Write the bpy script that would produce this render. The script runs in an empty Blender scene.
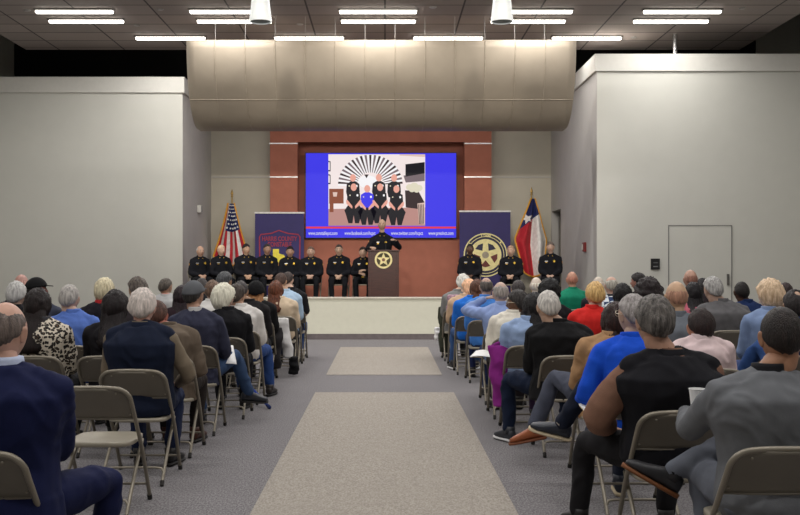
import bpy, bmesh, math, random
from mathutils import Vector, Matrix, Euler, noise
C = bpy.context.scene
COL = C.collection
V = Vector
PI = math.pi
random.seed(7)
H = 1.5            # eye height
F = 985.0          # focal length in pixels of the 800 px wide frame
VX, VY = 385.0, 262.0

# ------------------------------------------------------------------ camera, light, exposure
cam = bpy.data.cameras.new('camera'); cam_o = bpy.data.objects.new('camera', cam); COL.objects.link(cam_o)
cam_o.location = (0, 0, H); cam_o.rotation_euler = (PI/2, 0, 0)
cam.sensor_width = 36; cam.lens = F*36/800
cam.shift_x = (400-VX)/800; cam.shift_y = (VY-257.5)/800
cam.clip_start = .05; cam.clip_end = 100
C.camera = cam_o
w = bpy.data.worlds.new('world'); C.world = w; w.use_nodes = True
w.node_tree.nodes['Background'].inputs[0].default_value = (.8, .85, 1, 1)
w.node_tree.nodes['Background'].inputs[1].default_value = .02
C.view_settings.view_transform = 'Standard'; C.view_settings.look = 'None'
C.view_settings.gamma = 1; C.view_settings.use_curve_mapping = False
C.view_settings.exposure = 0.0
CEIL = 6.26
LIGHT_W = 42.0     # watts of one fluorescent fixture
SPOT_W = 2700.0    # stage spot at the back of the hall

def area(name, loc, sx, sy, power, col=(1, .975, .95), rot=(0, 0, 0)):
    l = bpy.data.lights.new(name, 'AREA'); l.shape = 'RECTANGLE'; l.size = sx; l.size_y = sy
    l.energy = power; l.color = col
    o = bpy.data.objects.new(name, l); COL.objects.link(o); o.location = loc; o.rotation_euler = rot
    return o
def spot(name, loc, tgt, power, ang, col=(1, .93, .82), blend=.4, rad=.22):
    l = bpy.data.lights.new(name, 'SPOT'); l.energy = power; l.spot_size = ang; l.spot_blend = blend
    l.shadow_soft_size = rad; l.color = col
    o = bpy.data.objects.new(name, l); COL.objects.link(o); o.location = loc
    o.rotation_euler = (V(tgt)-V(loc)).to_track_quat('-Z', 'Y').to_euler()
    return o
COLS_B = [-5.85, -2.95, -.13, 2.8, 5.6]
COLS_A = [-4.52, -1.6, 1.33, 4.25]
FIX = []           # (x, depth) of every tube in the ceiling
for x in COLS_A: FIX.append((x, 20.75))
for d in (19.3, 18.55):
    for x in COLS_B: FIX.append((x, d))
for x, d in FIX: area('ceiling_lamp', (x, d, CEIL-.085), 1.40, .08, LIGHT_W*(.5 if 19 < d < 20 else 1))
for d, kk in ((15.6, 1.7), (11.8, 1.3), (8.0, 1.0), (4.2, 1.3), (.4, 1.1)):
    for x in COLS_B: area('ceiling_lamp', (x, d, CEIL-.035), 1.44, .55, LIGHT_W*kk)
spot('stage_spot', (-1.5, .5, 5.95), (-.6, 24, 2.2), SPOT_W, math.radians(26))
spot('stage_spot', (1.5, .5, 5.95), (.6, 24, 2.2), SPOT_W, math.radians(26))

# ------------------------------------------------------------------ materials
def lin(c):
    return tuple(((v/255)/12.92 if v/255 <= .04045 else ((v/255+.055)/1.055)**2.4) for v in c)
MATS = {}
def mat(name, rgb, rough=.7, metal=0, var=.12, scale=12, bump=0, bscale=80, emit=0, spec=.4, srgb=True, stretch=None, rgb2=None):
    if name in MATS: return MATS[name]
    c = lin(rgb) if srgb else rgb
    m = bpy.data.materials.new(name); m.use_nodes = True; nt = m.node_tree; N = nt.nodes; L = nt.links
    b = N['Principled BSDF']; b.inputs['Roughness'].default_value = rough; b.inputs['Metallic'].default_value = metal
    b.inputs['Specular IOR Level'].default_value = spec
    tc = N.new('ShaderNodeTexCoord'); mp = N.new('ShaderNodeMapping'); L.new(tc.outputs['Object'], mp.inputs[0])
    if stretch: mp.inputs['Scale'].default_value = stretch
    nz = N.new('ShaderNodeTexNoise'); nz.inputs['Scale'].default_value = scale; nz.inputs['Detail'].default_value = 5
    L.new(mp.outputs[0], nz.inputs['Vector'])
    rp = N.new('ShaderNodeValToRGB'); rp.color_ramp.elements[0].position = .32; rp.color_ramp.elements[1].position = .68
    c2 = lin(rgb2) if rgb2 else tuple(min(1, v*(1+var)) for v in c)
    rp.color_ramp.elements[0].color = tuple(v*(1-var) for v in c)+(1,) if not rgb2 else c+(1,)
    rp.color_ramp.elements[1].color = tuple(c2)+(1,)
    L.new(nz.outputs['Fac'], rp.inputs[0]); L.new(rp.outputs[0], b.inputs['Base Color'])
    if bump:
        n2 = N.new('ShaderNodeTexNoise'); n2.inputs['Scale'].default_value = bscale; n2.inputs['Detail'].default_value = 4
        L.new(mp.outputs[0], n2.inputs['Vector'])
        bp = N.new('ShaderNodeBump'); bp.inputs['Strength'].default_value = bump; bp.inputs['Distance'].default_value = .01
        L.new(n2.outputs['Fac'], bp.inputs['Height']); L.new(bp.outputs[0], b.inputs['Normal'])
    if emit:
        b.inputs['Emission Color'].default_value = c+(1,); b.inputs['Emission Strength'].default_value = emit
    MATS[name] = m
    return m
def cloth(rgb, rough=.85, var=.13):
    return mat('cloth_%d_%d_%d' % tuple(rgb), rgb, rough, 0, var, 9, .25, 260, spec=.2)
def skin(rgb):
    return mat('skin_%d_%d_%d' % tuple(rgb), (int(rgb[0]*.92), int(rgb[1]*1.02), int(rgb[2]*1.03)), .5, 0, .10, 22, .05, 200, spec=.35)
def hairmat(rgb, rgb2=None):
    rgb2 = rgb2 or tuple(min(255, int(v*1.25+6)) for v in rgb)
    if max(rgb) < 120: rgb, rgb2 = tuple(int(v*.88) for v in rgb), tuple(int(v*.9) for v in rgb2)
    else: rgb2 = tuple(min(255, int(v*1.05)) for v in rgb2)
    return mat('hair_%d_%d_%d_%d' % (tuple(rgb)+(rgb2[0],)), tuple(int(v*(.72 if max(rgb) < 120 else .93)) for v in rgb), .5, 0, .2, 9, .8, 40, spec=.3, stretch=(7, 7, 1.2), rgb2=rgb2)

def leopard():
    m = mat('leopard_print', (196, 184, 165), .8); nt = m.node_tree; N = nt.nodes; L = nt.links; b = N['Principled BSDF']
    tc = N.new('ShaderNodeTexCoord'); nz = N.new('ShaderNodeTexNoise'); nz.inputs['Scale'].default_value = 18
    mx = N.new('ShaderNodeVectorMath'); mx.operation = 'MULTIPLY_ADD'; mx.inputs[1].default_value = (.05, .05, .05)
    L.new(nz.outputs['Color'], mx.inputs[0]); L.new(tc.outputs['Object'], mx.inputs[2]); L.new(tc.outputs['Object'], nz.inputs['Vector'])
    vo = N.new('ShaderNodeTexVoronoi'); vo.inputs['Scale'].default_value = 40; L.new(mx.outputs[0], vo.inputs['Vector'])
    rp = N.new('ShaderNodeValToRGB'); cr = rp.color_ramp
    cr.elements[0].position = 0; cr.elements[0].color = lin((120, 92, 66))+(1,)
    cr.elements[1].position = .25; cr.elements[1].color = lin((28, 24, 22))+(1,)
    e = cr.elements.new(.5); e.color = lin((26, 22, 20))+(1,)
    e = cr.elements.new(.56); e.color = lin((205, 195, 178))+(1,)
    L.new(vo.outputs['Distance'], rp.inputs[0]); L.new(rp.outputs[0], b.inputs['Base Color'])
    return m
def plaid():
    m = mat('plaid_cloth', (60, 90, 130), .85); nt = m.node_tree; N = nt.nodes; L = nt.links; b = N['Principled BSDF']
    tc = N.new('ShaderNodeTexCoord'); ck = N.new('ShaderNodeTexChecker'); ck.inputs['Scale'].default_value = 16
    ck.inputs[1].default_value = lin((40, 60, 100))+(1,); ck.inputs[2].default_value = lin((210, 215, 220))+(1,)
    L.new(tc.outputs['Object'], ck.inputs[0]); L.new(ck.outputs[0], b.inputs['Base Color'])
    return m

# ------------------------------------------------------------------ object helpers
def link(name, me, m=None, parent=None):
    o = bpy.data.objects.new(name, me); COL.objects.link(o)
    if m is not None:
        for x in (m if isinstance(m, (list, tuple)) else [m]): me.materials.append(x)
    if parent is not None: o.parent = parent
    return o
def mesh(bm, name='m', smooth=False):
    bmesh.ops.recalc_face_normals(bm, faces=bm.faces)
    me = bpy.data.meshes.new(name); bm.to_mesh(me); bm.free()
    if smooth: me.shade_smooth()
    return me
def obj(name, bm, m, parent=None, smooth=False):
    return link(name, mesh(bm, name, smooth), m, parent)
def tag(o, label=None, cat=None, group=None, kind=None):
    if label: o['label'] = label
    if cat: o['category'] = cat
    if group: o['group'] = group
    if kind: o['kind'] = kind
    return o
def empty(name, loc=(0, 0, 0), rz=0):
    o = bpy.data.objects.new(name, None); COL.objects.link(o); o.location = loc; o.rotation_euler = (0, 0, rz)
    o.empty_display_size = .1
    return o
def struct(name, bm, m, smooth=False): return tag(obj(name, bm, m, None, smooth), kind='structure')
def copy_tree(o, parent=None):
    c = o.copy(); COL.objects.link(c); c.parent = parent
    for k in ('label', 'category', 'group'):
        pass
    for ch in list(o.children): copy_tree(ch, c)
    return c
def box(bm, x0, x1, y0, y1, z0, z1, bev=0):
    g = bmesh.ops.create_cube(bm, size=1)
    for v in g['verts']:
        v.co = V((x0+(v.co.x+.5)*(x1-x0), y0+(v.co.y+.5)*(y1-y0), z0+(v.co.z+.5)*(z1-z0)))
    if bev:
        es = set(e for v in g['verts'] for e in v.link_edges)
        bmesh.ops.bevel(bm, geom=list(es), offset=bev, segments=2, profile=.7, affect='EDGES')
def loft(bm, rings, seg=16, power=2.0, cap=True, mi=0):
    """rings: (centre, axis a, axis b)"""
    rows = []
    for c, a, b in rings:
        row = []
        for i in range(seg):
            t = 2*PI*i/seg; ct, st = math.cos(t), math.sin(t)
            if power != 2:
                ct = math.copysign(abs(ct)**(2/power), ct); st = math.copysign(abs(st)**(2/power), st)
            row.append(bm.verts.new(V(c)+V(a)*ct+V(b)*st))
        rows.append(row)
    for r0, r1 in zip(rows, rows[1:]):
        for i in range(seg):
            f = bm.faces.new((r0[i], r0[(i+1) % seg], r1[(i+1) % seg], r1[i])); f.material_index = mi
    if cap:
        f = bm.faces.new(rows[0][::-1]); f.material_index = mi
        f = bm.faces.new(rows[-1]); f.material_index = mi
    return rows
def tube(bm, pts, rad, seg=10, round_ends=True, sub=1, closed=False, flat=1.0, up=None):
    pts = [V(p) for p in pts]; n = len(pts)
    rad = list(rad) if isinstance(rad, (list, tuple)) else [rad]*n
    if sub > 1 and n > 2:
        q, r = [], []
        for i in range(n-1):
            p0 = pts[max(i-1, 0)]; p1 = pts[i]; p2 = pts[i+1]; p3 = pts[min(i+2, n-1)]
            for k in range(sub):
                t = k/sub
                q.append(.5*((2*p1)+(p2-p0)*t+(2*p0-5*p1+4*p2-p3)*t*t+(3*p1-p0-3*p2+p3)*t**3))
                r.append(rad[i]*(1-t)+rad[i+1]*t)
        q.append(pts[-1]); r.append(rad[-1]); pts, rad = q, r; n = len(pts)
    rings = []; prev = None
    for i in range(n):
        d = (pts[min(i+1, n-1)]-pts[max(i-1, 0)])
        d = d.normalized() if d.length > 1e-9 else V((0, 0, 1))
        if prev is None:
            ref = V(up) if up is not None else (V((0, 0, 1)) if abs(d.z) < .9 else V((0, 1, 0)))
            a = d.cross(ref).normalized()
        else:
            a = (prev-d*prev.dot(d)).normalized()
        prev = a; b = d.cross(a)
        if round_ends and i == 0:
            for t in (1.0, .75, .4): rings.append((pts[0]-d*rad[0]*t*.95, a*rad[0]*math.sqrt(max(.02, 1-t*t)), b*rad[0]*flat*math.sqrt(max(.02, 1-t*t))))
        rings.append((pts[i], a*rad[i], b*rad[i]*flat))
        if round_ends and i == n-1:
            for t in (.4, .75, 1.0): rings.append((pts[-1]+d*rad[-1]*t*.95, a*rad[-1]*math.sqrt(max(.02, 1-t*t)), b*rad[-1]*flat*math.sqrt(max(.02, 1-t*t))))
    loft(bm, rings, seg)
def ellipsoid(bm, c, rx, ry, rz, u=14, v=9, M=None, mi=0):
    before = len(bm.faces)
    g = bmesh.ops.create_uvsphere(bm, u_segments=u, v_segments=v, radius=1)
    for x in g['verts']:
        p = V((x.co.x*rx, x.co.y*ry, x.co.z*rz))
        if M is not None: p = M @ p
        x.co = p+V(c)
    if mi:
        bm.faces.ensure_lookup_table()
        for f in bm.faces[before:]: f.material_index = mi
def poly(bm, pts, mi=0):
    f = bm.faces.new([bm.verts.new(V(p)) for p in pts]); f.material_index = mi
    return f
def prism(bm, pts2, y0, y1, mi=0):
    """outline in (x, z) extruded from y0 to y1"""
    a = [bm.verts.new((x, y0, z)) for x, z in pts2]; b = [bm.verts.new((x, y1, z)) for x, z in pts2]
    n = len(a); fs = [bm.faces.new(a), bm.faces.new(b[::-1])]
    for i in range(n): fs.append(bm.faces.new((a[i], b[i], b[(i+1) % n], a[(i+1) % n])))
    for f in fs: f.material_index = mi
def remesh(bm, voxel, smooth=3, wr=0, wscale=9, seed=0):
    bmesh.ops.recalc_face_normals(bm, faces=bm.faces)
    me = bpy.data.meshes.new('tmp'); bm.to_mesh(me); bm.free()
    o = bpy.data.objects.new('tmp', me); COL.objects.link(o)
    m = o.modifiers.new('r', 'REMESH'); m.mode = 'VOXEL'; m.voxel_size = voxel
    if smooth:
        s = o.modifiers.new('s', 'SMOOTH'); s.iterations = smooth; s.factor = .5
    dg = bpy.context.evaluated_depsgraph_get(); dg.update()
    r = bpy.data.meshes.new_from_object(o.evaluated_get(dg))
    bpy.data.objects.remove(o); bpy.data.meshes.remove(me)
    if wr:
        off = V((seed*3.7, seed*1.3, seed*2.1))
        vs = r.vertices; nr = [v.normal.copy() for v in vs]
        for v, nn in zip(vs, nr):
            p = v.co
            q = V((p.x*wscale, p.y*wscale, p.z*wscale*.75))+off
            wv = noise.noise(q+V((0, 0, 1))*noise.noise(q*.5)*2)
            rdg = 1-abs(wv)*3
            v.co = p+nn*wr*max(-.15, max(-.6, rdg)*.8+noise.noise(q*2.3)*.5+.1)
    r.shade_smooth()
    return r
def text_mesh(body, size, bold=0, extrude=.002):
    cu = bpy.data.curves.new('t', 'FONT'); cu.body = body; cu.size = size; cu.align_x = 'CENTER'; cu.align_y = 'CENTER'
    cu.extrude = extrude; cu.offset = bold
    o = bpy.data.objects.new('t', cu); COL.objects.link(o)
    dg = bpy.context.evaluated_depsgraph_get(); dg.update()
    me = bpy.data.meshes.new_from_object(o.evaluated_get(dg)); bpy.data.objects.remove(o)
    return me
# ------------------------------------------------------------------ the setting
SC = lambda d: F/d
def wx(px, d): return (px-VX)*d/F
def wz(py, d): return H-(py-VY)*d/F
STZ = .58; LIP = .82; ST_D = 19.05; BACK = 25.5
XL, XR = -4.5, 4.3; DL, DR = 21.9, 20.0; BOXH = 5.69
m_wall = mat('painted_wall', (190, 189, 181), .75, 0, .015, 3, .03, 150)
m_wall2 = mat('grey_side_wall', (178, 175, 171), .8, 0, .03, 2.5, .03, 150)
m_back = mat('beige_back_wall', (178, 172, 158), .8, 0, .03, 2, .03, 120)
m_cap = mat('white_cap', (194, 192, 185), .6, 0, .02)
m_dark = mat('unlit_void_black', (26, 25, 27), .9)  # near-black colour stands in for unlit depth, in the void and behind the doorway
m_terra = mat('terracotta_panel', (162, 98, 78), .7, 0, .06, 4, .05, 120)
m_terra_d = mat('shaded_recess_panel', (138, 82, 66), .75, 0, .06, 4)  # darker red-brown, with the shadow inside the recess mixed into the colour
m_steel = mat('silver_strip', (200, 200, 200), .3, .6)
m_base = mat('rubber_baseboard', (96, 88, 90), .6)
m_stagef = mat('stage_front_paint', (198, 197, 182), .7, 0, .02)
m_lip = mat('stage_lip', (196, 190, 178), .5)
m_stagetop = mat('stage_carpet', (84, 78, 76), .9)
# carpet
def carpet(name, c1, c2, c3):
    m = mat(name, c1, .95, 0, .1, 3, .6, 420, spec=.1); nt = m.node_tree; N = nt.nodes; L = nt.links; b = N['Principled BSDF']
    tc = N.new('ShaderNodeTexCoord'); n1 = N.new('ShaderNodeTexNoise'); n1.inputs['Scale'].default_value = 95; n1.inputs['Detail'].default_value = 6
    mp = N.new('ShaderNodeMapping'); mp.inputs['Scale'].default_value = (1.0, .45, 1); L.new(tc.outputs['Object'], mp.inputs[0]); L.new(mp.outputs[0], n1.inputs['Vector'])
    n2 = N.new('ShaderNodeTexNoise'); n2.inputs['Scale'].default_value = 1.2; L.new(tc.outputs['Object'], n2.inputs['Vector'])
    rp = N.new('ShaderNodeValToRGB'); rp.color_ramp.elements[0].position = .36; rp.color_ramp.elements[1].position = .64
    rp.color_ramp.elements[0].color = lin(c1)+(1,); rp.color_ramp.elements[1].color = lin(c2)+(1,)
    L.new(n1.outputs['Fac'], rp.inputs[0])
    mx = N.new('ShaderNodeMix'); mx.data_type = 'RGBA'; mx.inputs['B'].default_value = lin(c3)+(1,)
    mr = N.new('ShaderNodeMapRange'); mr.inputs[1].default_value = .4; mr.inputs[2].default_value = .9; mr.inputs[4].default_value = .4
    L.new(n2.outputs['Fac'], mr.inputs[0]); L.new(mr.outputs[0], mx.inputs['Factor']); L.new(rp.outputs[0], mx.inputs['A'])
    L.new(mx.outputs['Result'], b.inputs['Base Color'])
    return m
m_floor = carpet('grey_carpet', (104, 101, 104), (150, 147, 148), (122, 118, 120))
m_run = carpet('beige_carpet', (148, 141, 132), (176, 169, 160), (160, 153, 144))
RX = 9.6
bm = bmesh.new(); box(bm, -RX-.2, RX+.2, -4, BACK+.4, -.12, 0); struct('floor', bm, m_floor)
for (x0, x1, d0, d1, nm) in ((-.80, .79, .5, 11.3, 'trim_1'), (-.78, .755, 13.05, 17.3, 'trim_2')):
    bm = bmesh.new(); box(bm, x0, x1, d0, d1, .001, .006); struct(nm, bm, m_run)
# stage deck with its front
bm = bmesh.new(); box(bm, XL, XR, ST_D+.02, ST_D+.14, 0, LIP-.03); box(bm, XL, XL+.1, ST_D+.14, DL, 0, LIP-.03); box(bm, XR-.1, XR, ST_D+.14, DR, 0, LIP-.03); struct('wall_stage_front', bm, m_stagef)
bm = bmesh.new()
box(bm, XL+.1, XR-.1, ST_D+.3, BACK, 0, STZ-.06); struct('trim_3', bm, m_dark)
bm = bmesh.new(); box(bm, XL+.1, XR-.1, ST_D+.14, BACK, STZ-.06, STZ); box(bm, XL, XL+.1, DL, BACK, STZ-.06, STZ); box(bm, XR-.1, XR, DR, BACK, STZ-.06, STZ)
struct('floor_stage', bm, m_stagetop)
bm = bmesh.new(); box(bm, XL-.03, XR+.03, ST_D-.02, ST_D+.17, LIP-.03, LIP, .008); box(bm, XL-.03, XL+.13, ST_D+.17, DL-.02, LIP-.03, LIP); box(bm, XR-.13, XR+.03, ST_D+.17, DR-.02, LIP-.03, LIP); struct('trim_4', bm, m_lip)
bm = bmesh.new(); box(bm, XL, XR, ST_D, ST_D+.02, 0, .11); struct('baseboard_stage', bm, m_base)
# room side and rear walls, upper void
bm = bmesh.new(); box(bm, -RX-.2, -RX, -4, BACK+.4, 0, 7.6); struct('wall_left', bm, m_wall)
bm = bmesh.new(); box(bm, RX, RX+.2, -4, BACK+.4, 0, 7.6); struct('wall_right', bm, m_wall)
bm = bmesh.new(); box(bm, -RX, RX, -4.2, -4, 0, 7.6); struct('wall_rear', bm, m_wall)
bm = bmesh.new(); box(bm, -RX-.2, RX+.2, -4.2, BACK+.4, 7.4, 7.6); struct('ceiling_upper', bm, m_dark)
# wing volumes
def wing(side):
    s = -1 if side == 'left' else 1
    xi, d0 = (XL, DL) if s < 0 else (XR, DR)
    BH = BOXH-.08 if s < 0 else BOXH+.03
    bm = bmesh.new()
    x0, x1 = (-RX, XL-.003) if s < 0 else (XR+.003, RX)
    box(bm, x0, x1, d0, d0+.2, 0, BH-.35)
    struct('wall_wing_'+side, bm, m_wall)
    bm = bmesh.new()
    if s < 0:
        box(bm, xi-.2, xi, d0+.2, BACK, 0, BH-.35); box(bm, xi-.003, xi, d0+.003, d0+.2, STZ, BH-.35)
    else:       # side wall with the dark doorway near the back
        D0, D1, DZ = 24.1, 25.42, 2.8
        box(bm, xi, xi+.2, d0+.2, D0, 0, BH-.35); box(bm, xi, xi+.2, D0, BACK, DZ, BH-.35); box(bm, xi, xi+.2, D1, BACK, 0, DZ)
        box(bm, xi, xi+.003, d0+.003, d0+.2, STZ, BH-.35)
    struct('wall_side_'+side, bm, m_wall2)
    bm = bmesh.new()
    e = .045
    x0, x1 = (-RX, XL+e) if s < 0 else (XR-e, RX)
    box(bm, x0, x1, d0-e, BACK, BH-.35, BH, .006); struct('trim_5' if s < 0 else 'trim_6', bm, m_cap)
wing('left'); wing('right')
bm = bmesh.new(); box(bm, XR+.2, XR+1.6, 23.9, 24.1, STZ, 2.9); box(bm, XR+1.6, XR+1.8, 23.9, BACK, STZ, 2.9); box(bm, XR+.2, XR+1.8, 23.9, BACK, 2.8, 2.9); struct('wall_passage', bm, m_dark)
bm = bmesh.new(); box(bm, -RX, RX, BACK, BACK+.2, 0, BOXH); struct('wall_back', bm, m_back)
bm = bmesh.new(); box(bm, -RX, RX, BACK, BACK+.2, BOXH+.001, 7.4); struct('wall_back_upper', bm, m_dark)
bm = bmesh.new(); box(bm, XL-.02, XR+.02, BACK-.03, BACK, 3.68, 3.71); struct('trim_7', bm, m_wall2)  # thin grey strip drawing the soffit's shadow edge across the back wall
bm = bmesh.new(); box(bm, XL, XR, BACK-.02, BACK, STZ, STZ+.1); struct('baseboard_back', bm, m_base)

# double door in the right wing wall
dw = DR
bm = bmesh.new()
dx0, dx1, dz = wx(669, dw), wx(731, dw), wz(226, dw)
box(bm, dx0, dx1, dw-.012, dw-.001, STZ+.0, dz, .002); door = tag(obj('door_1', bm, m_wall), kind='structure')
bm = bmesh.new(); gw = .018
box(bm, dx0-gw, dx0, dw-.018, dw-.001, STZ, dz+gw); box(bm, dx1, dx1+gw, dw-.018, dw-.001, STZ, dz+gw); box(bm, dx0, dx1, dw-.018, dw-.001, dz, dz+gw)
obj('door_frame', bm, mat('door_gap_grey', (120, 118, 116), .6), door)
bm = bmesh.new(); box(bm, dx1-.09, dx1-.05, dw-.06, dw-.012, wz(285, dw), wz(274, dw), .006); obj('door_handle', bm, mat('handle_metal', (110, 108, 106), .35, .8), door)

# portal around the screen
PD = BACK-.35
def pxr(x0, x1, y0, y1, d): return wx(x0, d), wx(x1, d), wz(y1, d), wz(y0, d)
a0, a1, _, ztop = pxr(270, 297.5, 100, 120, PD)
b0, b1, _, _ = pxr(464.5, 491.5, 100, 120, PD)
zt = wz(142, PD)
bm = bmesh.new(); box(bm, a0, a1, PD, BACK, STZ, 5.5); box(bm, b0, b1, PD, BACK, STZ, 5.5); box(bm, a1, b0, PD, BACK, zt, 5.5)
struct('wall_portal', bm, m_terra)
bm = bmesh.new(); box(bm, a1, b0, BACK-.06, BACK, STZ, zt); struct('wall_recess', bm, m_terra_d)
bm = bmesh.new()
zl = wz(237.5, PD+.1)
box(bm, a1+.0, b0-.0, BACK-.2, BACK-.06, STZ, zl-.05); struct('wall_recess_lower', bm, m_terra)
for i, py in enumerate((143.5, 177)):
    z = wz(py, PD)
    bm = bmesh.new(); box(bm, a0-.01, a1+.01, PD-.015, PD, z-.015, z+.015); box(bm, b0-.01, b1+.01, PD-.015, PD, z-.015, z+.015)
    struct('trim_%d' % (8+i), bm, m_steel)

# ceiling: tiles slab, ends before the void
def tiles():
    m = mat('ceiling_tiles', (72, 66, 64), .9); nt = m.node_tree; N = nt.nodes; L = nt.links; b = N['Principled BSDF']
    tc = N.new('ShaderNodeTexCoord'); br = N.new('ShaderNodeTexBrick'); br.offset = 0; br.inputs['Scale'].default_value = 1
    br.inputs['Brick Width'].default_value = 1.46; br.inputs['Row Height'].default_value = .73; br.inputs['Mortar Size'].default_value = .018
    br.inputs['Color1'].default_value = lin((150, 139, 134))+(1,); br.inputs['Color2'].default_value = lin((136, 127, 123))+(1,); br.inputs['Mortar'].default_value = lin((70, 64, 64))+(1,)
    L.new(tc.outputs['Object'], br.inputs[0]); L.new(br.outputs[0], b.inputs['Base Color'])
    return m
bm = bmesh.new(); box(bm, -8.05, 7.95, -4, 22.1, CEIL, CEIL+.12); struct('ceiling', bm, tiles())
m_tube = mat('fluorescent_diffuser', (255, 250, 240), .4, emit=9, var=0)
m_fix = mat('fixture_white', (150, 146, 142), .5)
def fixture(x, d, lab, w=1.44, h=.10):
    t = empty('ceiling_light', (x, d, CEIL-.03)); tag(t, lab, 'ceiling light', 'recessed fluorescent ceiling lights')
    bm = bmesh.new(); a, b = w/2+.025, h/2+.02
    box(bm, -a, a, -b, -b+.02, -.004, .03); box(bm, -a, a, b-.02, b, -.004, .03); box(bm, -a, -a+.02, -b, b, -.004, .03); box(bm, a-.02, a, -b, b, -.004, .03)
    obj('housing', bm, m_fix, t)
    bm = bmesh.new(); box(bm, -w/2, w/2, -h/2, h/2, -.045, .025, .01); obj('diffuser', bm, m_tube, t)
ord4 = ['leftmost', 'second from the left', 'second from the right', 'rightmost']
for i, x in enumerate(COLS_A): fixture(x, 20.75, 'single ceiling light strip nearest the stage, %s of its row of four' % ord4[i])
pos5 = ['far left', 'left pendant lamp', 'centre of the ceiling', 'right pendant lamp', 'far right']
for d, rn in ((19.3, 'lower'), (18.55, 'upper')):
    for i, x in enumerate(COLS_B): fixture(x, d, '%s white ceiling light strip of the pair at the %s' % (rn, pos5[i]))
for i, (px, py) in enumerate(((27, 10), (160, 9), (137, 25), (433, 7), (634, 37), (742, 8), (300, 24))):
    d = (CEIL-H)*F/(VY-py)
    bm = bmesh.new(); bmesh.ops.create_cone(bm, segments=16, radius1=.05, radius2=.07, depth=.02, cap_ends=True, matrix=Matrix.Translation((wx(px, d), d, CEIL-.012)))
    tag(obj('ceiling_sprinkler', bm, m_fix), ['small round ceiling disc at the top left corner', 'small round ceiling disc above the row of lights, between the left pairs',
        'small round ceiling disc below the far left light pair', 'small round ceiling disc right of the middle light pair', 'small round ceiling disc above the right wing wall, left of the metal pipe',
        'small round ceiling disc at the top right', 'small round ceiling disc between left pendant and middle lights'][i], 'sprinkler', 'ceiling discs')
# metal pipe standing on the right wing
d = 20.6
bm = bmesh.new(); tube(bm, [(wx(675, d), d, BOXH), (wx(675, d), d, CEIL+.3)], .045, 14, False)
tag(obj('metal_pipe', bm, mat('polished_pipe', (190, 190, 190), .25, .9)), 'shiny vertical metal pipe rising behind the top of the right wing wall', 'pipe')

# curved bronze soffit
m_bronze = mat('bronze_mesh', (152, 141, 125), .62, .12, .05, 3, .05, 300)
def soffit():
    t = empty('curved_soffit', (-.07, 19.1, 5.0)); tag(t, 'large curved bronze metal soffit hung on cables above the stage front', 'soffit')
    w2 = 389/2/SC(19.05)
    ztop, zbot = wz(41, 19.05), wz(128, 20.0)
    prof = []
    for k in range(17):
        a = k/16*math.radians(88)
        yy = 19.0+1.15*(1-math.cos(a))**1.0*.95 ; zz = ztop-(ztop-zbot)*math.sin(a)
        prof.append((yy, zz))
    prof = [(19.0, ztop+.0)]+prof[1:]+[(20.5, zbot)]
    bm = bmesh.new(); nx = 48
    def grid(off, flip):
        rows = []
        for (y, z) in prof: rows.append([bm.verts.new((-w2+2*w2*i/nx+.07-.07, y-19.1+off, z-5.0+off*.3)) for i in range(nx+1)])
        for r0, r1 in zip(rows, rows[1:]):
            for i in range(nx): bm.faces.new((r0[i], r0[i+1], r1[i+1], r1[i]))
        return rows
    A = grid(0, 0); B = grid(.05, 1)
    for r in (0, -1):
        for i in range(nx): bm.faces.new((A[r][i], A[r][i+1], B[r][i+1], B[r][i]))
    for c in (0, -1):
        for r in range(len(prof)-1): bm.faces.new((A[r][c], A[r+1][c], B[r+1][c], B[r][c]))
    obj('metal_skin', bm, m_bronze, t, True)
    seam = mat('soffit_seam', (156, 145, 129), .5, .2)
    for px in range(215, 560, 30):
        x = wx(px, 19.05)+.07
        bm = bmesh.new(); tube(bm, [(x, y-19.1-.004, z-5.0) for (y, z) in prof], .007, 6, False); obj('seam', bm, seam, t)
        bm = bmesh.new(); tube(bm, [(x, -.0, ztop-5.0), (x, -.0, CEIL-5.0)], .004, 6, False); obj('cable', bm, m_fix, t)
    zz = wz(98, 19.1); y = min(prof, key=lambda p: abs(p[1]-zz))[0]
    bm = bmesh.new(); tube(bm, [(-w2, y-19.1-.006, zz-5), (w2, y-19.1-.006, zz-5)], .007, 6, False); obj('seam', bm, seam, t)
    bm = bmesh.new(); tube(bm, [(-w2, -.08, ztop-5.0), (w2, -.08, ztop-5.0)], .014, 8); obj('edge_rail', bm, m_bronze, t)
soffit()

# pendants
def pendant(px, lab):
    d = 14.0; x = wx(px, d); z = wz(22, d)
    t = empty('pendant_lamp', (x, d, z)); tag(t, lab, 'pendant lamp', 'white pendant lamps')
    bm = bmesh.new()
    prof = [(.155, 0), (.158, .02), (.145, .15), (.125, .34), (.10, .45), (.05, .50), (.02, .52)]
    loft(bm, [((0, 0, zz), (r, 0, 0), (0, r, 0)) for r, zz in prof], 28, cap=False)
    loft(bm, [((0, 0, zz+.004), (r-.008, 0, 0), (0, r-.008, 0)) for r, zz in prof[:6]], 28, cap=False)
    obj('shade', bm, mat('opal_glass', (225, 228, 226), .35, 0, .03, emit=.25), t, True)
    bm = bmesh.new(); loft(bm, [((0, 0, .015), (.145, 0, 0), (0, .145, 0)), ((0, 0, .022), (.145, 0, 0), (0, .145, 0))], 28)
    obj('louvre', bm, mat('louvre_grey', (110, 120, 116), .4), t)
    bm = bmesh.new(); tube(bm, [(0, 0, .5), (0, 0, CEIL-z)], .008, 8, False); obj('cord', bm, m_steel, t)
    bm = bmesh.new(); loft(bm, [((0, 0, CEIL-z-.03), (.06, 0, 0), (0, .06, 0)), ((0, 0, CEIL-z), (.06, 0, 0), (0, .06, 0))], 20); obj('ceiling_rose', bm, m_fix, t)
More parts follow.
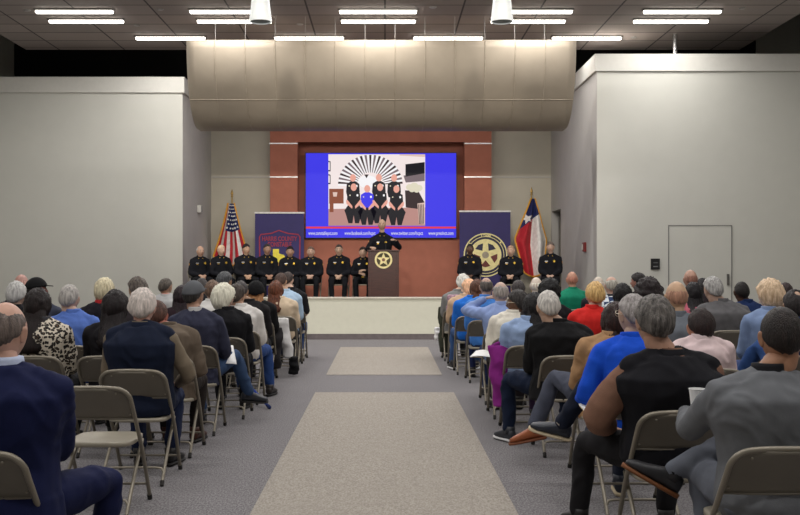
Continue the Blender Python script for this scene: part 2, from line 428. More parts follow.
pendant(260.5, 'white bell-shaped pendant lamp hanging at the left'); pendant(502, 'white bell-shaped pendant lamp hanging at the right')

# wall fittings
d = SC(1)/((385-198)/abs(XL)) if False else abs(XL)*F/(385-198)
t = empty('wall_speaker', (XL, d, wz(209, d))); tag(t, 'small white box on the grey left side wall above the seated officers', 'wall speaker')
bm = bmesh.new(); box(bm, 0, .09, -.1, .1, -.09, .09, .015); obj('case', bm, m_cap, t)
bm = bmesh.new(); box(bm, .09, .095, -.08, .08, -.07, .07, .002); obj('grille', bm, mat('grille_grey', (150, 150, 148), .6), t)
d = XR*F/(585.5-385)
t = empty('fire_alarm', (XR, d, wz(247, d))); tag(t, 'small red and white fire alarm on the grey right side wall', 'fire alarm')
bm = bmesh.new(); box(bm, -.05, 0, -.1, .1, -.1, .1, .008); obj('red_case', bm, mat('alarm_red', (120, 26, 24), .5), t)
bm = bmesh.new(); box(bm, -.07, -.05, .02, .09, -.06, .06, .004); obj('strobe', bm, m_cap, t)
t = empty('wall_panel', (wx(655, dw), dw, wz(264, dw))); tag(t, 'small black control plate on the white wall left of the door', 'wall panel')
bm = bmesh.new(); box(bm, -.09, .09, -.04, 0, -.11, .11, .008); obj('plate', bm, mat('black_plastic', (24, 24, 26), .4), t)
bm = bmesh.new(); box(bm, -.045, .045, -.045, -.04, -.06, -.04); box(bm, -.045, .045, -.045, -.04, .02, .03); obj('display', bm, mat('panel_grey', (120, 120, 122), .4), t)

# ------------------------------------------------------------------ the big screen (an emissive flat picture)
SD = BACK-.28
def em(name, rgb, k=.62):
    m = mat('screen_'+name, rgb, .4, emit=k, var=0, spec=.1); b = m.node_tree.nodes['Principled BSDF']
    for l in list(b.inputs['Base Color'].links): m.node_tree.links.remove(l)
    b.inputs['Base Color'].default_value = (.01, .01, .012, 1); return m
sc = empty('projection_screen', (0, SD, 0)); tag(sc, 'large blue video screen showing a group photo above a red line', 'screen')
sx0, sx1, sz0, sz1 = pxr(306, 456, 153.2, 237.6, SD)
bm = bmesh.new(); box(bm, sx0-.02, sx1+.02, .0, .1, sz0-.02, sz1+.02, .004); obj('frame', bm, mat('black_bezel', (30, 26, 50), .4), sc)
bm = bmesh.new(); box(bm, sx0, sx1, -.01, 0, sz0, sz1); obj('display', bm, em('blue', (62, 56, 236), .95), sc)
def q(px, py, k): return (wx(px, SD), -.011-.0008*k, wz(py, SD))
PC = [('wall', (248, 234, 232)), ('dark', (52, 36, 38)), ('black', (20, 18, 26)), ('skin', (236, 168, 150)), ('blue', (40, 90, 226)), ('white', (250, 248, 250)),
      ('floor', (188, 140, 132)), ('wood', (140, 76, 52)), ('grey', (120, 104, 110)), ('flower', (228, 220, 196)), ('cream', (226, 196, 184))]
PI_ = {n: i for i, (n, c) in enumerate(PC)}
bm = bmesh.new()
def pq(pts, k, m): poly(bm, [q(x, y, k) for x, y in pts], PI_[m])
def pr(x0, y0, x1, y1, k, m): pq([(x0, y0), (x1, y0), (x1, y1), (x0, y1)], k, m)
def pe(cx, cy, rx, ry, k, m, n=14): pq([(cx+rx*math.cos(2*PI*i/n), cy+ry*math.sin(2*PI*i/n)) for i in range(n)], k, m)
# photo spans x 328..425, y 154..227 ; helper in zoomed units (6.44 px per px, origin 325,150)
Z = lambda x, y: (325+x/6.44, 150+y/6.44)
def zq(pts, k, m): pq([Z(*p) for p in pts], k, m)
zq([(22, 28), (645, 28), (645, 488), (22, 488)], 0, 'wall')
zq([(22, 380), (645, 370), (645, 488), (22, 488)], 1, 'floor')
zq([(480, 28), (645, 28), (645, 46), (480, 36)], 1, 'cream')
cx, cy = 292, 225
for i in range(21):
    a = PI*(i+.5)/21+.0
    r0, r1, hw = 85, 208, .036
    zq([(cx+r0*math.cos(a-hw*.7), cy-r0*.95*math.sin(a-hw*.7)), (cx+r1*math.cos(a-hw), cy-r1*.93*math.sin(a-hw)), (cx+r1*math.cos(a+hw), cy-r1*.93*math.sin(a+hw)), (cx+r0*math.cos(a+hw*.7), cy-r0*.95*math.sin(a+hw*.7))], 2, 'grey' if i % 2 else 'dark')
    a2 = a+.075
    zq([(cx+r0*math.cos(a2-hw), cy-r0*.95*math.sin(a2-hw)), (cx+r1*math.cos(a2-hw), cy-r1*.93*math.sin(a2-hw)), (cx+r1*math.cos(a2+hw), cy-r1*.93*math.sin(a2+hw)), (cx+r0*math.cos(a2+hw), cy-r0*.95*math.sin(a2+hw))], 2, 'white')
pe(*Z(275, 205), 9.5, 6.5, 3, 'white')
zq([(252, 158), (282, 158), (267, 182)], 4, 'dark')
for (y0, y1) in ((70, 138), (156, 220)):
    zq([(22, y0), (36, y0+4), (36, y1), (22, y1)], 3, 'black'); zq([(22, y0+8), (31, y0+10), (31, y1-8), (22, y1-8)], 4, 'wall')
zq([(27, 250), (120, 250), (120, 345), (27, 345)], 3, 'wood'); zq([(30, 345), (55, 345), (55, 400), (30, 400)], 3, 'wood'); zq([(50, 272), (80, 272), (76, 300), (54, 300)], 4, 'cream')
zq([(518, 92), (642, 78), (642, 150), (518, 172)], 3, 'black'); zq([(505, 165), (642, 150), (642, 200), (520, 210)], 2, 'grey')
zq([(515, 260), (600, 262), (642, 340), (642, 385), (520, 370)], 3, 'dark')
for (x, y, r) in ((545, 240, 24), (575, 232, 26), (605, 245, 24), (560, 255, 20), (590, 258, 20)): pe(*Z(x, y), r/6.44, r/7.5, 5, 'flower')
zq([(595, 345), (642, 338), (642, 480), (605, 470)], 4, 'cream')
for k in range(4): zq([(600+k*10, 350), (605+k*10, 350), (612+k*8, 475), (607+k*8, 475)], 5, 'dark')
def figure(x, y, back=False, shirt='black'):
    k = 6 if back else 9
    zq([(x-14, y+22), (x+14, y+22), (x+40, y+38), (x+44, y+90), (x+36, y+125), (x-36, y+125), (x-44, y+90), (x-40, y+38)], k, shirt)
    pe(*Z(x, y), 3.0, 3.8, k+1, 'skin')
    pe(*Z(x+24, y+52), 1.0, 1.2, k+1, 'white'); pe(*Z(x-24, y+52), .7, .7, k+1, 'flower')
    if not back:
        for s in (-1, 1): zq([(x+s*50, y+85), (x+s*40, y+82), (x+s*8, y+122), (x+s*10, y+138), (x+s*46, y+108)], k+1, 'skin' if shirt == 'black' else 'skin')
        zq([(x-40, y+120), (x+40, y+120), (x+60, y+150), (x+52, y+170), (x+34, y+232), (x+8, y+232), (x, y+180), (x-8, y+232), (x-34, y+232), (x-52, y+170), (x-60, y+150)], k, 'black')
figure(180, 180, True); figure(347, 178, True); figure(445, 180, True)
figure(272, 250, False, 'blue'); figure(185, 240); figure(355, 240); figure(460, 252)
obj('picture', bm, [em(n, c, .95) for n, c in PC], sc)
bm = bmesh.new(); z = wz(226.6, SD); zb = wz(228.6, SD); box(bm, sx0, sx1, -.013, -.0105, zb, z); obj('red_line', bm, em('red', (232, 60, 84), .9), sc)
m_txt = em('text', (226, 226, 250), .8)
for cxp, wpx, s in ((323, 29, 'www.constablepct.com'), (360, 31, 'www.facebook.com/hcpct'), (407, 32, 'www.twitter.com/hcpct'), (441, 25, 'www.precinct.com')):
    me = text_mesh(s, .13, .002); wd = max(v.co.x for v in me.vertices)-min(v.co.x for v in me.vertices)
    o = link('caption', me, m_txt, sc); k = (wpx/SC(SD))/wd; o.scale = (k, 1.0, 1)
    o.rotation_euler = (PI/2, 0, 0); o.location = (wx(cxp, SD), -.014, wz(233.3, SD))

# ------------------------------------------------------------------ banners
m_navy = mat('banner_navy', (44, 36, 92), .6, 0, .06, 5)
m_pole = mat('brushed_aluminium', (170, 170, 172), .35, .8)
def banner(x0, x1, ytop, d, lab):
    xa, xb, zt = wx(x0, d), wx(x1, d), wz(ytop, d); xc = (xa+xb)/2; w2 = (xb-xa)/2
    t = empty('rollup_banner', (xc, d, STZ)); tag(t, lab, 'banner', 'roll-up banners on the stage')
    h = zt-STZ
    bm = bmesh.new(); box(bm, -w2, w2, 0, .006, .08, h-.03); obj('panel', bm, m_navy, t)
    bm = bmesh.new(); box(bm, -w2-.01, w2+.01, -.015, .02, h-.04, h, .004); obj('top_rail', bm, mat('banner_rail', (210, 208, 206), .4), t)
    bm = bmesh.new(); box(bm, -w2-.02, w2+.02, -.09, .11, 0, .09, .015); obj('base', bm, m_pole, t)
    bm = bmesh.new(); tube(bm, [(0, .04, .05), (0, .04, h)], .012, 8); obj('support_pole', bm, m_pole, t)
    return t, w2, h
t, w2, h = banner(255, 304, 212, 24.75, 'navy banner with red shield outline and yellow state shape, left of the screen')
sB = SC(24.75)
def bz(py): return wz(py, 24.75)-STZ
def bx(px, c=279.5): return (px-c)/sB
pts = [(260, 270), (259.5, 237), (261, 234.5), (271, 233.5), (279, 230.5), (288, 233.5), (298, 234.5), (300, 237), (299.5, 270)]
m_red = mat('banner_red', (150, 44, 62), .6)
bm = bmesh.new(); tube(bm, [(bx(a), -.004, bz(b)) for a, b in pts], .016, 6, False, flat=.3); obj('shield_outline', bm, m_red, t)
for s, py, wd_ in (('HARRIS COUNTY', 239, 35), ('CONSTABLE', 244.6, 24)):
    me = text_mesh(s, .16, .004); ww = max(v.co.x for v in me.vertices)-min(v.co.x for v in me.vertices)
    o = link('lettering', me, m_red, t); k = wd_/sB/ww; o.scale = (k, 1, 1); o.rotation_euler = (PI/2, 0, 0); o.location = (bx(279.5), -.006, bz(py))
tx = [(273, 249), (279, 249), (279, 253.5), (284, 255), (285, 257), (281.5, 259), (279.5, 263), (277.5, 262), (275, 258), (273, 257)]
bm = bmesh.new(); prism(bm, [(bx(a), bz(b)) for a, b in tx], -.012, -.003); obj('state_shape', bm, mat('banner_yellow', (226, 208, 72), .6), t)
t, w2, h = banner(459.5, 510.5, 210.5, 24.75, 'navy banner with a large gold star badge, right of the screen')
c0 = (485.5, 252.0)
def disc(bm, r0, r1, y0, y1, cx, cz, seg=40, mi=0):
    rows = []
    for (r, y) in ((r0, y1), (r0, y0), (r1, y0), (r1, y1)):
        rows.append([bm.verts.new((cx+r*math.cos(2*PI*i/seg), y, cz+r*math.sin(2*PI*i/seg))) for i in range(seg)])
    for a, b in zip(rows, rows[1:]):
        for i in range(seg): f = bm.faces.new((a[i], a[(i+1) % seg], b[(i+1) % seg], b[i])); f.material_index = mi
def star_pts(cx, cz, r0, r1, n=5, rot=PI/2):
    return [(cx+(r0 if i % 2 == 0 else r1)*math.cos(rot+PI*i/n), cz+(r0 if i % 2 == 0 else r1)*math.sin(rot+PI*i/n)) for i in range(2*n)]
cxb, czb = bx(485.5, 485), wz(255, 24.75)-STZ
m_gold = mat('badge_gold', (216, 204, 146), .5, .1)
m_bnavy = mat('badge_navy', (28, 26, 56), .5)
bm = bmesh.new(); disc(bm, .52, .55, -.006, -.001, cxb, czb); disc(bm, .455, .47, -.0075, -.001, cxb, czb); disc(bm, .001, .40, -.007, -.001, cxb, czb); obj('badge_ring', bm, m_gold, t)
bm = bmesh.new(); disc(bm, .001, .52, -.004, -.001, cxb, czb); obj('badge_field', bm, m_bnavy, t)
bm = bmesh.new()
for i in range(5):
    a = PI/2+2*PI*i/5+PI/5
    pts = [(cxb+.13*math.cos(a-.0), czb+.13*math.sin(a)), (cxb+.30*math.cos(a-.42), czb+.30*math.sin(a-.42)), (cxb+.31*math.cos(a), czb+.31*math.sin(a)), (cxb+.30*math.cos(a+.42), czb+.30*math.sin(a+.42))]
    prism(bm, pts, -.011, -.007, 0 if i in (0, 4) else 1)
obj('badge_star', bm, [m_bnavy, mat('badge_maroon', (96, 34, 30), .5)], t)
bm = bmesh.new(); disc(bm, .001, .085, -.013, -.007, cxb, czb); disc(bm, .03, .05, -.016, -.007, cxb, czb); obj('badge_centre', bm, mat('badge_grey', (150, 140, 120), .5), t)
me = text_mesh('Texas', .11, .003); o = link('lettering', me, m_gold, t); o.rotation_euler = (PI/2, 0, 0); o.location = (cxb, -.009, czb+.495-.0)
bm = bmesh.new()
for a in (PI*.80, PI*.22): prism(bm, star_pts(cxb+.49*math.cos(a), czb+.49*math.sin(a), .035, .016), -.008, -.004)
obj('small_star', bm, m_gold, t)

# ------------------------------------------------------------------ flags
m_fringe = mat('gold_fringe', (206, 150, 50), .5, .1)
m_brass = mat('brass_pole', (170, 140, 80), .35, .7)
def flag(lab, pxc, pytop, d, outline_l, outline_r, colour, mats, extra=None):
    x0 = wx(pxc, d)
    t = empty('flag_on_pole', (x0, d, STZ)); tag(t, lab, 'flag')
    ztop = wz(pytop, d)-STZ
    bm = bmesh.new(); tube(bm, [(0, 0, .02), (0, 0, ztop)], .016, 10); obj('pole', bm, m_brass, t)
    bm = bmesh.new(); loft(bm, [((0, 0, 0), (.17, 0, 0), (0, .17, 0)), ((0, 0, .03), (.16, 0, 0), (0, .16, 0)), ((0, 0, .07), (.05, 0, 0), (0, .05, 0)), ((0, 0, .12), (.03, 0, 0), (0, .03, 0))], 24); obj('base', bm, m_brass, t, True)
    bm = bmesh.new(); ellipsoid(bm, (0, 0, ztop+.02), .03, .03, .03); loft(bm, [((0, 0, ztop+.03), (.012, 0, 0), (0, .012, 0)), ((0, 0, ztop+.09), (.035, 0, 0), (0, .012, 0)), ((0, 0, ztop+.2), (.003, 0, 0), (0, .003, 0))], 12)
    obj('finial', bm, m_brass, t, True)
    NU, NV = 130, 110
    def ev(pl, u):
        k = u*(len(pl)-1); i = min(int(k), len(pl)-2); f = k-i
        return V((pl[i][0]*(1-f)+pl[i+1][0]*f, pl[i][1]*(1-f)+pl[i+1][1]*f))
    def P(u, v):
        a, b = ev(outline_l, u), ev(outline_r, u)
        p = a.lerp(b, v); droop = 7*u*math.sin(PI*v)**.8
        px, py = p.x, p.y+droop
        dep = .085*math.sin(v*PI*4.2+u*1.5)*(.3+u*.9)+.03*math.sin(v*9+u*5)
        return V((wx(px, d)-x0, dep-.17, wz(py, d)-STZ))
    bm = bmesh.new()
    g = [[bm.verts.new(P(i/NU, j/NV)) for j in range(NV+1)] for i in range(NU+1)]
    for i in range(NU):
        for j in range(NV):
            f = bm.faces.new((g[i][j], g[i][j+1], g[i+1][j+1], g[i+1][j])); c = P((i+.5)/NU, (j+.5)/NV); f.material_index = colour((i+.5)/NU, (j+.5)/NV, c)
    me = mesh(bm, 'flag_cloth', True); o = link('flag_cloth', me, mats, t)
    so = o.modifiers.new('s', 'SOLIDIFY'); so.thickness = .004
    bm = bmesh.new()
    tube(bm, [P(i/NU, 0) for i in range(0, NU+1, 5)]+[P(1, j/NV) for j in range(5, NV+1, 5)]+[P(i/NU, 1) for i in range(NU-5, -1, -5)], .022, 6, True, flat=.5); obj('fringe', bm, m_fringe, t)
    if extra: extra(t, P)
    return t
m_fr = mat('flag_red', (172, 30, 42), .7); m_fw = mat('flag_white', (222, 218, 214), .7); m_fb = mat('flag_blue', (24, 34, 84), .7)
def us(u, v, c):
    if u < .5 and v > .22: return 2
    return 0 if int(v*9) % 2 == 0 else 1
def stars(t, P):
    for i in range(7):
        for j in range(4 if i % 2 else 5):
            bm = bmesh.new()
            p = P(.04+i*.068, .3+j*.15+(.07 if i % 2 else 0)); rr = .018+.02*i/7
            prism(bm, star_pts(p.x, p.z, rr, rr*.42), p.y-.02, p.y-.008); obj('star', bm, m_fw, t)
flag('american flag with gold fringe hanging on a brass pole behind the left officers', 232, 197, 24.9,
     [(229, 204), (226.5, 214), (223, 228), (219, 242), (214, 256)], [(235, 204), (238, 216), (241, 229), (245, 244), (249, 260)], us, [m_fr, m_fw, m_fb], stars)
def in_star(x, z, cx, cz, r, rot):
    a = math.atan2(z-cz, x-cx)-rot; d = math.hypot(x-cx, z-cz); a = (a+PI/5) % (2*PI/5)-PI/5; a = abs(a)
    # edge from the tip (r,0) to the notch (r1 at 36 deg)
    r1 = r*.40; x1, y1 = r1*math.cos(PI/5), r1*math.sin(PI/5); X, Y_ = d*math.cos(a), d*math.sin(a)
    return (x1-r)*(Y_-0)-(y1-0)*(X-r) > 0
TFX = wx(531.5, 24.9)
def texas(u, v, c):
    if in_star(c.x, c.z, wx(526.3, 24.9)-TFX, wz(219, 24.9)-STZ, .145, PI/2+.3): return 1
    if u < .30+.32*(1-v)**2.2: return 2
    return 0 if v < .5 else 1
def tstar(t, P):
    p = P(.27, .48); bm = bmesh.new(); prism(bm, star_pts(p.x-.04, p.z, .13, .05, 5, PI/2+.25), p.y-.05, p.y-.03); obj('star', bm, m_fw, t)
flag('lone star flag with gold fringe on a brass pole right of the gold badge banner', 531.5, 195, 24.9,
     [(530, 199), (526, 210), (521, 222), (514, 239), (523, 271)], [(534, 199), (538, 212), (541, 224), (546, 240), (544, 268)], texas, [m_fr, m_fw, m_fb])

# ------------------------------------------------------------------ lectern
LD = F/47.0
def lectern():
    t = empty('lectern', (wx(383.5, LD), LD, STZ)); tag(t, 'dark mahogany lectern with a round gold star seal', 'lectern')
    wood = mat('mahogany', (60, 26, 20), .35, 0, .25, 5, stretch=(1, 1, 7)); hh = 1.14
    bm = bmesh.new(); box(bm, -.30, .30, -.22, -.19, .06, hh, .004); obj('front_panel', bm, wood, t)
    for s in (-1, 1):
        bm = bmesh.new(); box(bm, s*.30-.025, s*.30+.025, -.225, .2, .0, hh, .006); obj('side_panel', bm, wood, t)
    bm = bmesh.new(); box(bm, -.32, .32, -.24, .22, 0, .06, .01); obj('plinth', bm, wood, t)
    bm = bmesh.new(); box(bm, -.345, .345, -.25, .24, hh, hh+.035, .01)
    obj('top', bm, wood, t)
    bm = bmesh.new(); box(bm, -.27, .27, -.19, .18, .5, .52); obj('shelf', bm, wood, t)
    zc = wz(259.8, LD)-STZ; gold = mat('seal_gold', (214, 200, 146), .45, .2)
    bm = bmesh.new(); disc(bm, .145, .185, -.235, -.22, 0, zc); obj('seal_ring', bm, gold, t)
    bm = bmesh.new(); disc(bm, .001, .146, -.226, -.22, 0, zc); obj('seal_field', bm, mat('seal_dark', (64, 56, 30), .6), t)
    bm = bmesh.new(); prism(bm, star_pts(0, zc, .148, .062), -.234, -.225); obj('seal_star', bm, gold, t)
    bm = bmesh.new(); disc(bm, .001, .035, -.24, -.225, 0, zc, 20); obj('seal_centre', bm, mat('seal_brown', (120, 80, 60), .5), t)
    m = empty('microphone', (wx(383.5, LD)+.05, LD-.02, STZ+hh+.036)); tag(m, 'thin black gooseneck microphone on the lectern top', 'microphone')
    bm = bmesh.new(); tube(bm, [(0, 0, 0), (0, .02, .1), (0, .06, .17), (0, .1, .2)], .005, 6, True, 4); obj('gooseneck', bm, m_blackp, m)
    bm = bmesh.new(); ellipsoid(bm, (0, .11, .205), .014, .022, .014); obj('capsule', bm, m_blackp, m)
    bm = bmesh.new(); loft(bm, [((0, 0, 0), (.03, 0, 0), (0, .03, 0)), ((0, 0, .012), (.025, 0, 0), (0, .025, 0))], 16); obj('foot', bm, m_blackp, m)
m_blackp = MATS['black_plastic']
lectern()
# ------------------------------------------------------------------ folding chair (origin: floor below the seat, facing +Y)
m_chair = mat('chair_beige_enamel', (132, 125, 112), .38, .35, .05, 6)
m_chair_p = mat('chair_panel_enamel', (112, 106, 95), .45, .3, .05, 6)
m_seat = mat('chair_seat_enamel', (152, 145, 130), .4, .25, .05, 6)
m_rub = mat('rubber_foot', (46, 44, 42), .8)
def make_chair():
    t = empty('folding_chair')
    # main tube: front foot - up and back - rounded top - down
    def tubepts(s): return [(s*.215, .25, .02), (s*.218, .06, .33), (s*.222, -.10, .52), (s*.222, -.215, .665)]
    top = [(-.222, -.215, .665), (-.216, -.245, .715), (-.185, -.262, .752), (-.13, -.268, .768), (0, -.270, .772), (.13, -.268, .768), (.185, -.262, .752), (.216, -.245, .715), (.222, -.215, .665)]
    bm = bmesh.new(); tube(bm, tubepts(-1)+top[1:-1]+tubepts(1)[::-1], .0125, 10, True, 3); obj('frame', bm, m_chair, t, True)
    # curved back panel
    bm = bmesh.new(); n = 16
    zs = [(.585, .150), (.60, .158), (.66, .222), (.705, .215), (.735, .195), (.755, .17), (.765, .13)]
    zs = [(.572, .219), (.60, .220), (.66, .2225), (.70, .218), (.73, .200), (.75, .172), (.765, .12)]
    rows = {}
    for side in (0, 1):
        rows[side] = []
        for z, w_ in zs:
            yb = -.145-(z-.572)*.64
            rows[side].append([bm.verts.new((w_*(2*i/n-1), yb-.022*(1-(2*i/n-1)**2)+side*.006, z)) for i in range(n+1)])
    for side in (0, 1):
        for r0, r1 in zip(rows[side], rows[side][1:]):
            for i in range(n): bm.faces.new((r0[i], r0[i+1], r1[i+1], r1[i]))
    for k in (0, -1):
        for i in range(n): bm.faces.new((rows[0][k][i], rows[0][k][i+1], rows[1][k][i+1], rows[1][k][i]))
    tube(bm, [(w_*.219*1.0, -.145-.022*(1-w_*w_), .574) for w_ in [i/8-1 for i in range(17)]], .006, 6)
    bp = obj('backrest', bm, m_chair_p, t, True)
    bm = bmesh.new()
    for (x, z) in ((-.14, .735), (.14, .735), (-.2, .6), (.2, .6)): ellipsoid(bm, (x, -.145-(z-.572)*.64-.022*(1-(x/.222)**2)-.002, z), .006, .004, .006, 8, 6)
    obj('rivets', bm, m_chair, bp)
    # seat
    bm = bmesh.new(); loft(bm, [((0, .02, .408), (.19, 0, 0), (0, .19, 0)), ((0, .02, .412), (.20, 0, 0), (0, .20, 0)), ((0, .02, .432), (.20, 0, 0), (0, .20, 0)), ((0, .02, .438), (.188, 0, 0), (0, .188, 0)), ((0, .02, .430), (.13, 0, 0), (0, .13, 0))], 32, 5)
    obj('seat', bm, m_seat, t, True)
    # rear legs
    for s in (-1, 1):
        bm = bmesh.new(); tube(bm, [(s*.196, .13, .40), (s*.2, -.05, .25), (s*.205, -.29, .02)], .0115, 8); l = obj('rear_leg', bm, m_chair, t, True)
        bm = bmesh.new(); tube(bm, [(s*.205, -.277, .036), (s*.206, -.297, .006)], .014, 8, False); obj('foot_cap', bm, m_rub, l)
        bm = bmesh.new(); tube(bm, [(s*.215, .241, .036), (s*.215, .255, .006)], .016, 8, False); obj('front_foot_cap', bm, m_rub, t)
    bm = bmesh.new(); tube(bm, [(-.205, -.235, .074), (-.19, -.225, .10), (-.15, -.22, .112), (.15, -.22, .112), (.19, -.225, .10), (.205, -.235, .074)], .008, 6, True, 2); obj('rear_crossbar', bm, m_chair, t, True)
    bm = bmesh.new(); tube(bm, [(-.216, .19, .115), (.216, .19, .115)], .008, 6); obj('front_crossbar', bm, m_chair, t, True)
    return t
chair0 = make_chair(); chair_used = [False]
def chair(x, y, label, group, z=0, s=1, rz=0):
    c = chair0
    if chair_used[0]: c = copy_tree(chair0)
    chair_used[0] = True
    c.location = (x, y, z); c.scale = (s, s, s); c.rotation_euler = (0, 0, rz)
    c['label'] = label; c['category'] = 'chair'; c['group'] = group
    return c

# ------------------------------------------------------------------ people
def sstep(x): x = max(0, min(1, x)); return x*x*(3-2*x)
def head_point(x, y, z):
    p = [x*.077, y*.097, z*.118]
    t = max(0, -z)
    p[0] *= 1-.26*t*t-.05*t
    if y > 0: p[1] *= 1-.10*t
    else: p[1] *= 1-.42*t*t+.04*(1-abs(z))
    if z > 0: p[0] *= 1+.04*z*(1-z)
    if y > 0:
        X, Zz = p[0], p[2]; f = sstep(y*2)
        p[1] += f*.020*math.exp(-(X/.012)**2-((Zz+.022)/.018)**2)+f*.010*math.exp(-(X/.009)**2-((Zz-.002)/.02)**2)
        p[1] -= f*.009*math.exp(-((abs(X)-.031)/.014)**2-((Zz-.012)/.011)**2)
        p[1] += f*.004*math.exp(-((abs(X)-.028)/.02)**2-((Zz-.032)/.008)**2)
        p[1] += f*.005*math.exp(-(X/.022)**2-((Zz+.056)/.007)**2)
        p[1] += f*.006*math.exp(-(X/.02)**2-((Zz+.098)/.014)**2)
    return p
NU_, NV_ = 44, 34
HG = []
for j in range(1, NV_):
    el = -PI/2+PI*j/NV_; row = []
    for i in range(NU_):
        az = 2*PI*i/NU_; row.append((math.sin(az)*math.cos(el), math.cos(az)*math.cos(el), math.sin(el)))
    HG.append(row)
def head_grid(bm, M, off=None, mi=0):
    """M: 4x4; off(x,y,z)->offset along the direction"""
    rows = []
    def pt(d):
        p = V(head_point(*d))
        if off: p = p+V(d)*off(*d)
        return M @ p
    for row in HG: rows.append([bm.verts.new(pt(d)) for d in row])
    b, t = bm.verts.new(pt((0, 0, -1))), bm.verts.new(pt((0, 0, 1)))
    for r0, r1 in zip(rows, rows[1:]):
        for i in range(NU_): bm.faces.new((r0[i], r1[i], r1[(i+1) % NU_], r0[(i+1) % NU_]))
    for i in range(NU_):
        bm.faces.new((b, rows[0][i], rows[0][(i+1) % NU_])); bm.faces.new((t, rows[-1][(i+1) % NU_], rows[-1][i]))
def ears(bm, M):
    for s in (-1, 1):
        pts = []
        R = M.to_3x3()
        E = Euler((0, s*.15, -s*.35)).to_matrix()
        before = len(bm.verts)
        g = bmesh.ops.create_uvsphere(bm, u_segments=12, v_segments=9, radius=1)
        for v in g['verts']:
            c = v.co; r = math.hypot(c.y, c.z); dent = .55 if (c.x*s > 0 and r < .62) else 1
            p = E @ V((c.x*.010*dent, c.y*.019*(1+.15*c.z), c.z*.033))
            v.co = M @ (p+V((s*.078, -.006, -.006)))
HAIR = {
 'short': dict(front=.60, side=.16, back=-.50, th=.0115), 'thick': dict(front=.55, side=.06, back=-.60, th=.0185),
 'buzz': dict(front=.60, side=.15, back=-.55, th=.006), 'bald': dict(front=.9, side=.1, back=-.55, th=.0035, top=.18),
 'balding': dict(front=.8, side=.14, back=-.5, th=.008, top=.42), 'crown': dict(front=.62, side=.1, back=-.62, th=.013, spot=1),
 'long': dict(front=.55, side=-.8, back=-1.4, th=.024), 'bob': dict(front=.52, side=-.5, back=-.95, th=.028),
 'curly': dict(front=.45, side=-.35, back=-.85, th=.042), 'pony': dict(front=.58, side=-.1, back=-.8, th=.014),
}
def hair(style, M, R, seed, length=.3, near=True):
    h = HAIR[style]; bm = bmesh.new(); sh = V((seed*1.7, seed*.9, seed*2.3))
    def off(x, y, z):
        jit = noise.noise(V((x*4, y*4, z*4))+sh)*.10+noise.noise(V((x*11, y*11, z*6))+sh)*.08
        thr = h['side']+(h['front']-h['side'])*max(0, y)**.8 if y > 0 else h['side']+(h['back']-h['side'])*(-y)**.9
        m = (z-thr+jit)/.14
        if 'top' in h: m = min(m, (h['top']+.30*max(0, -y)+.16*x*x-z+jit*1.6)/.22)
        if 'spot' in h: m = min(m, ((x*x+(y+.45)**2+(z-.88)**2)**.5-.27)/.12)
        n = noise.noise(V((x*6, y*6, z*2.0))+sh)*.8+noise.noise(V((x*15, y*15, z*3))+sh)*.5
        if style == 'curly': n = noise.noise(V((x*5, y*5, z*5))+sh)*1.0
        k = sstep(m*.5+.5)
        return h['th']*k*(1+n*.55)-.007*(1-k)
    head_grid(bm, M, off)
    if style in ('long', 'pony') :
        if style == 'long':
            rs = [(.035, .066, .03, -.045), (-.02, .086, .056, -.05), (-.08, .094, .062, -.062), (-.13, .100, .062, -.088), (-.18, .104, .058, -.125), (-length*.85, .100, .048, -.168), (-length, .07, .03, -.188)]
        else: rs = [(.0, .03, .03, -.095), (-.06, .035, .035, -.115), (-.14, .034, .03, -.115), (-length, .02, .015, -.1)]
        c0 = M.translation; R3 = M.to_3x3()
        seg = 40; rows = []
        for (z, a, b, y) in rs:
            row = []
            for i in range(seg):
                t = 2*PI*i/seg; n = noise.noise(V((math.cos(t)*3.5, math.sin(t)*3.5, z*4))+sh)*.14+noise.noise(V((math.cos(t)*9, math.sin(t)*9, z*6))+sh)*.10
                local = V((a*math.cos(t)*(1+n), y+b*math.sin(t)*(1+n), 0))
                w_ = sstep(-z/.12)
                p1 = R3 @ V((local.x, local.y, z)); p2 = Matrix.Rotation(R[2]*.4, 3, 'Z') @ V((local.x, local.y, z))
                row.append(bm.verts.new(c0+p1.lerp(p2, w_)))
            rows.append(row)
        for r0, r1 in zip(rows, rows[1:]):
            for i in range(seg): bm.faces.new((r0[i], r0[(i+1) % seg], r1[(i+1) % seg], r1[i]))
        bm.faces.new(rows[0]); bm.faces.new(rows[-1])
    return bm
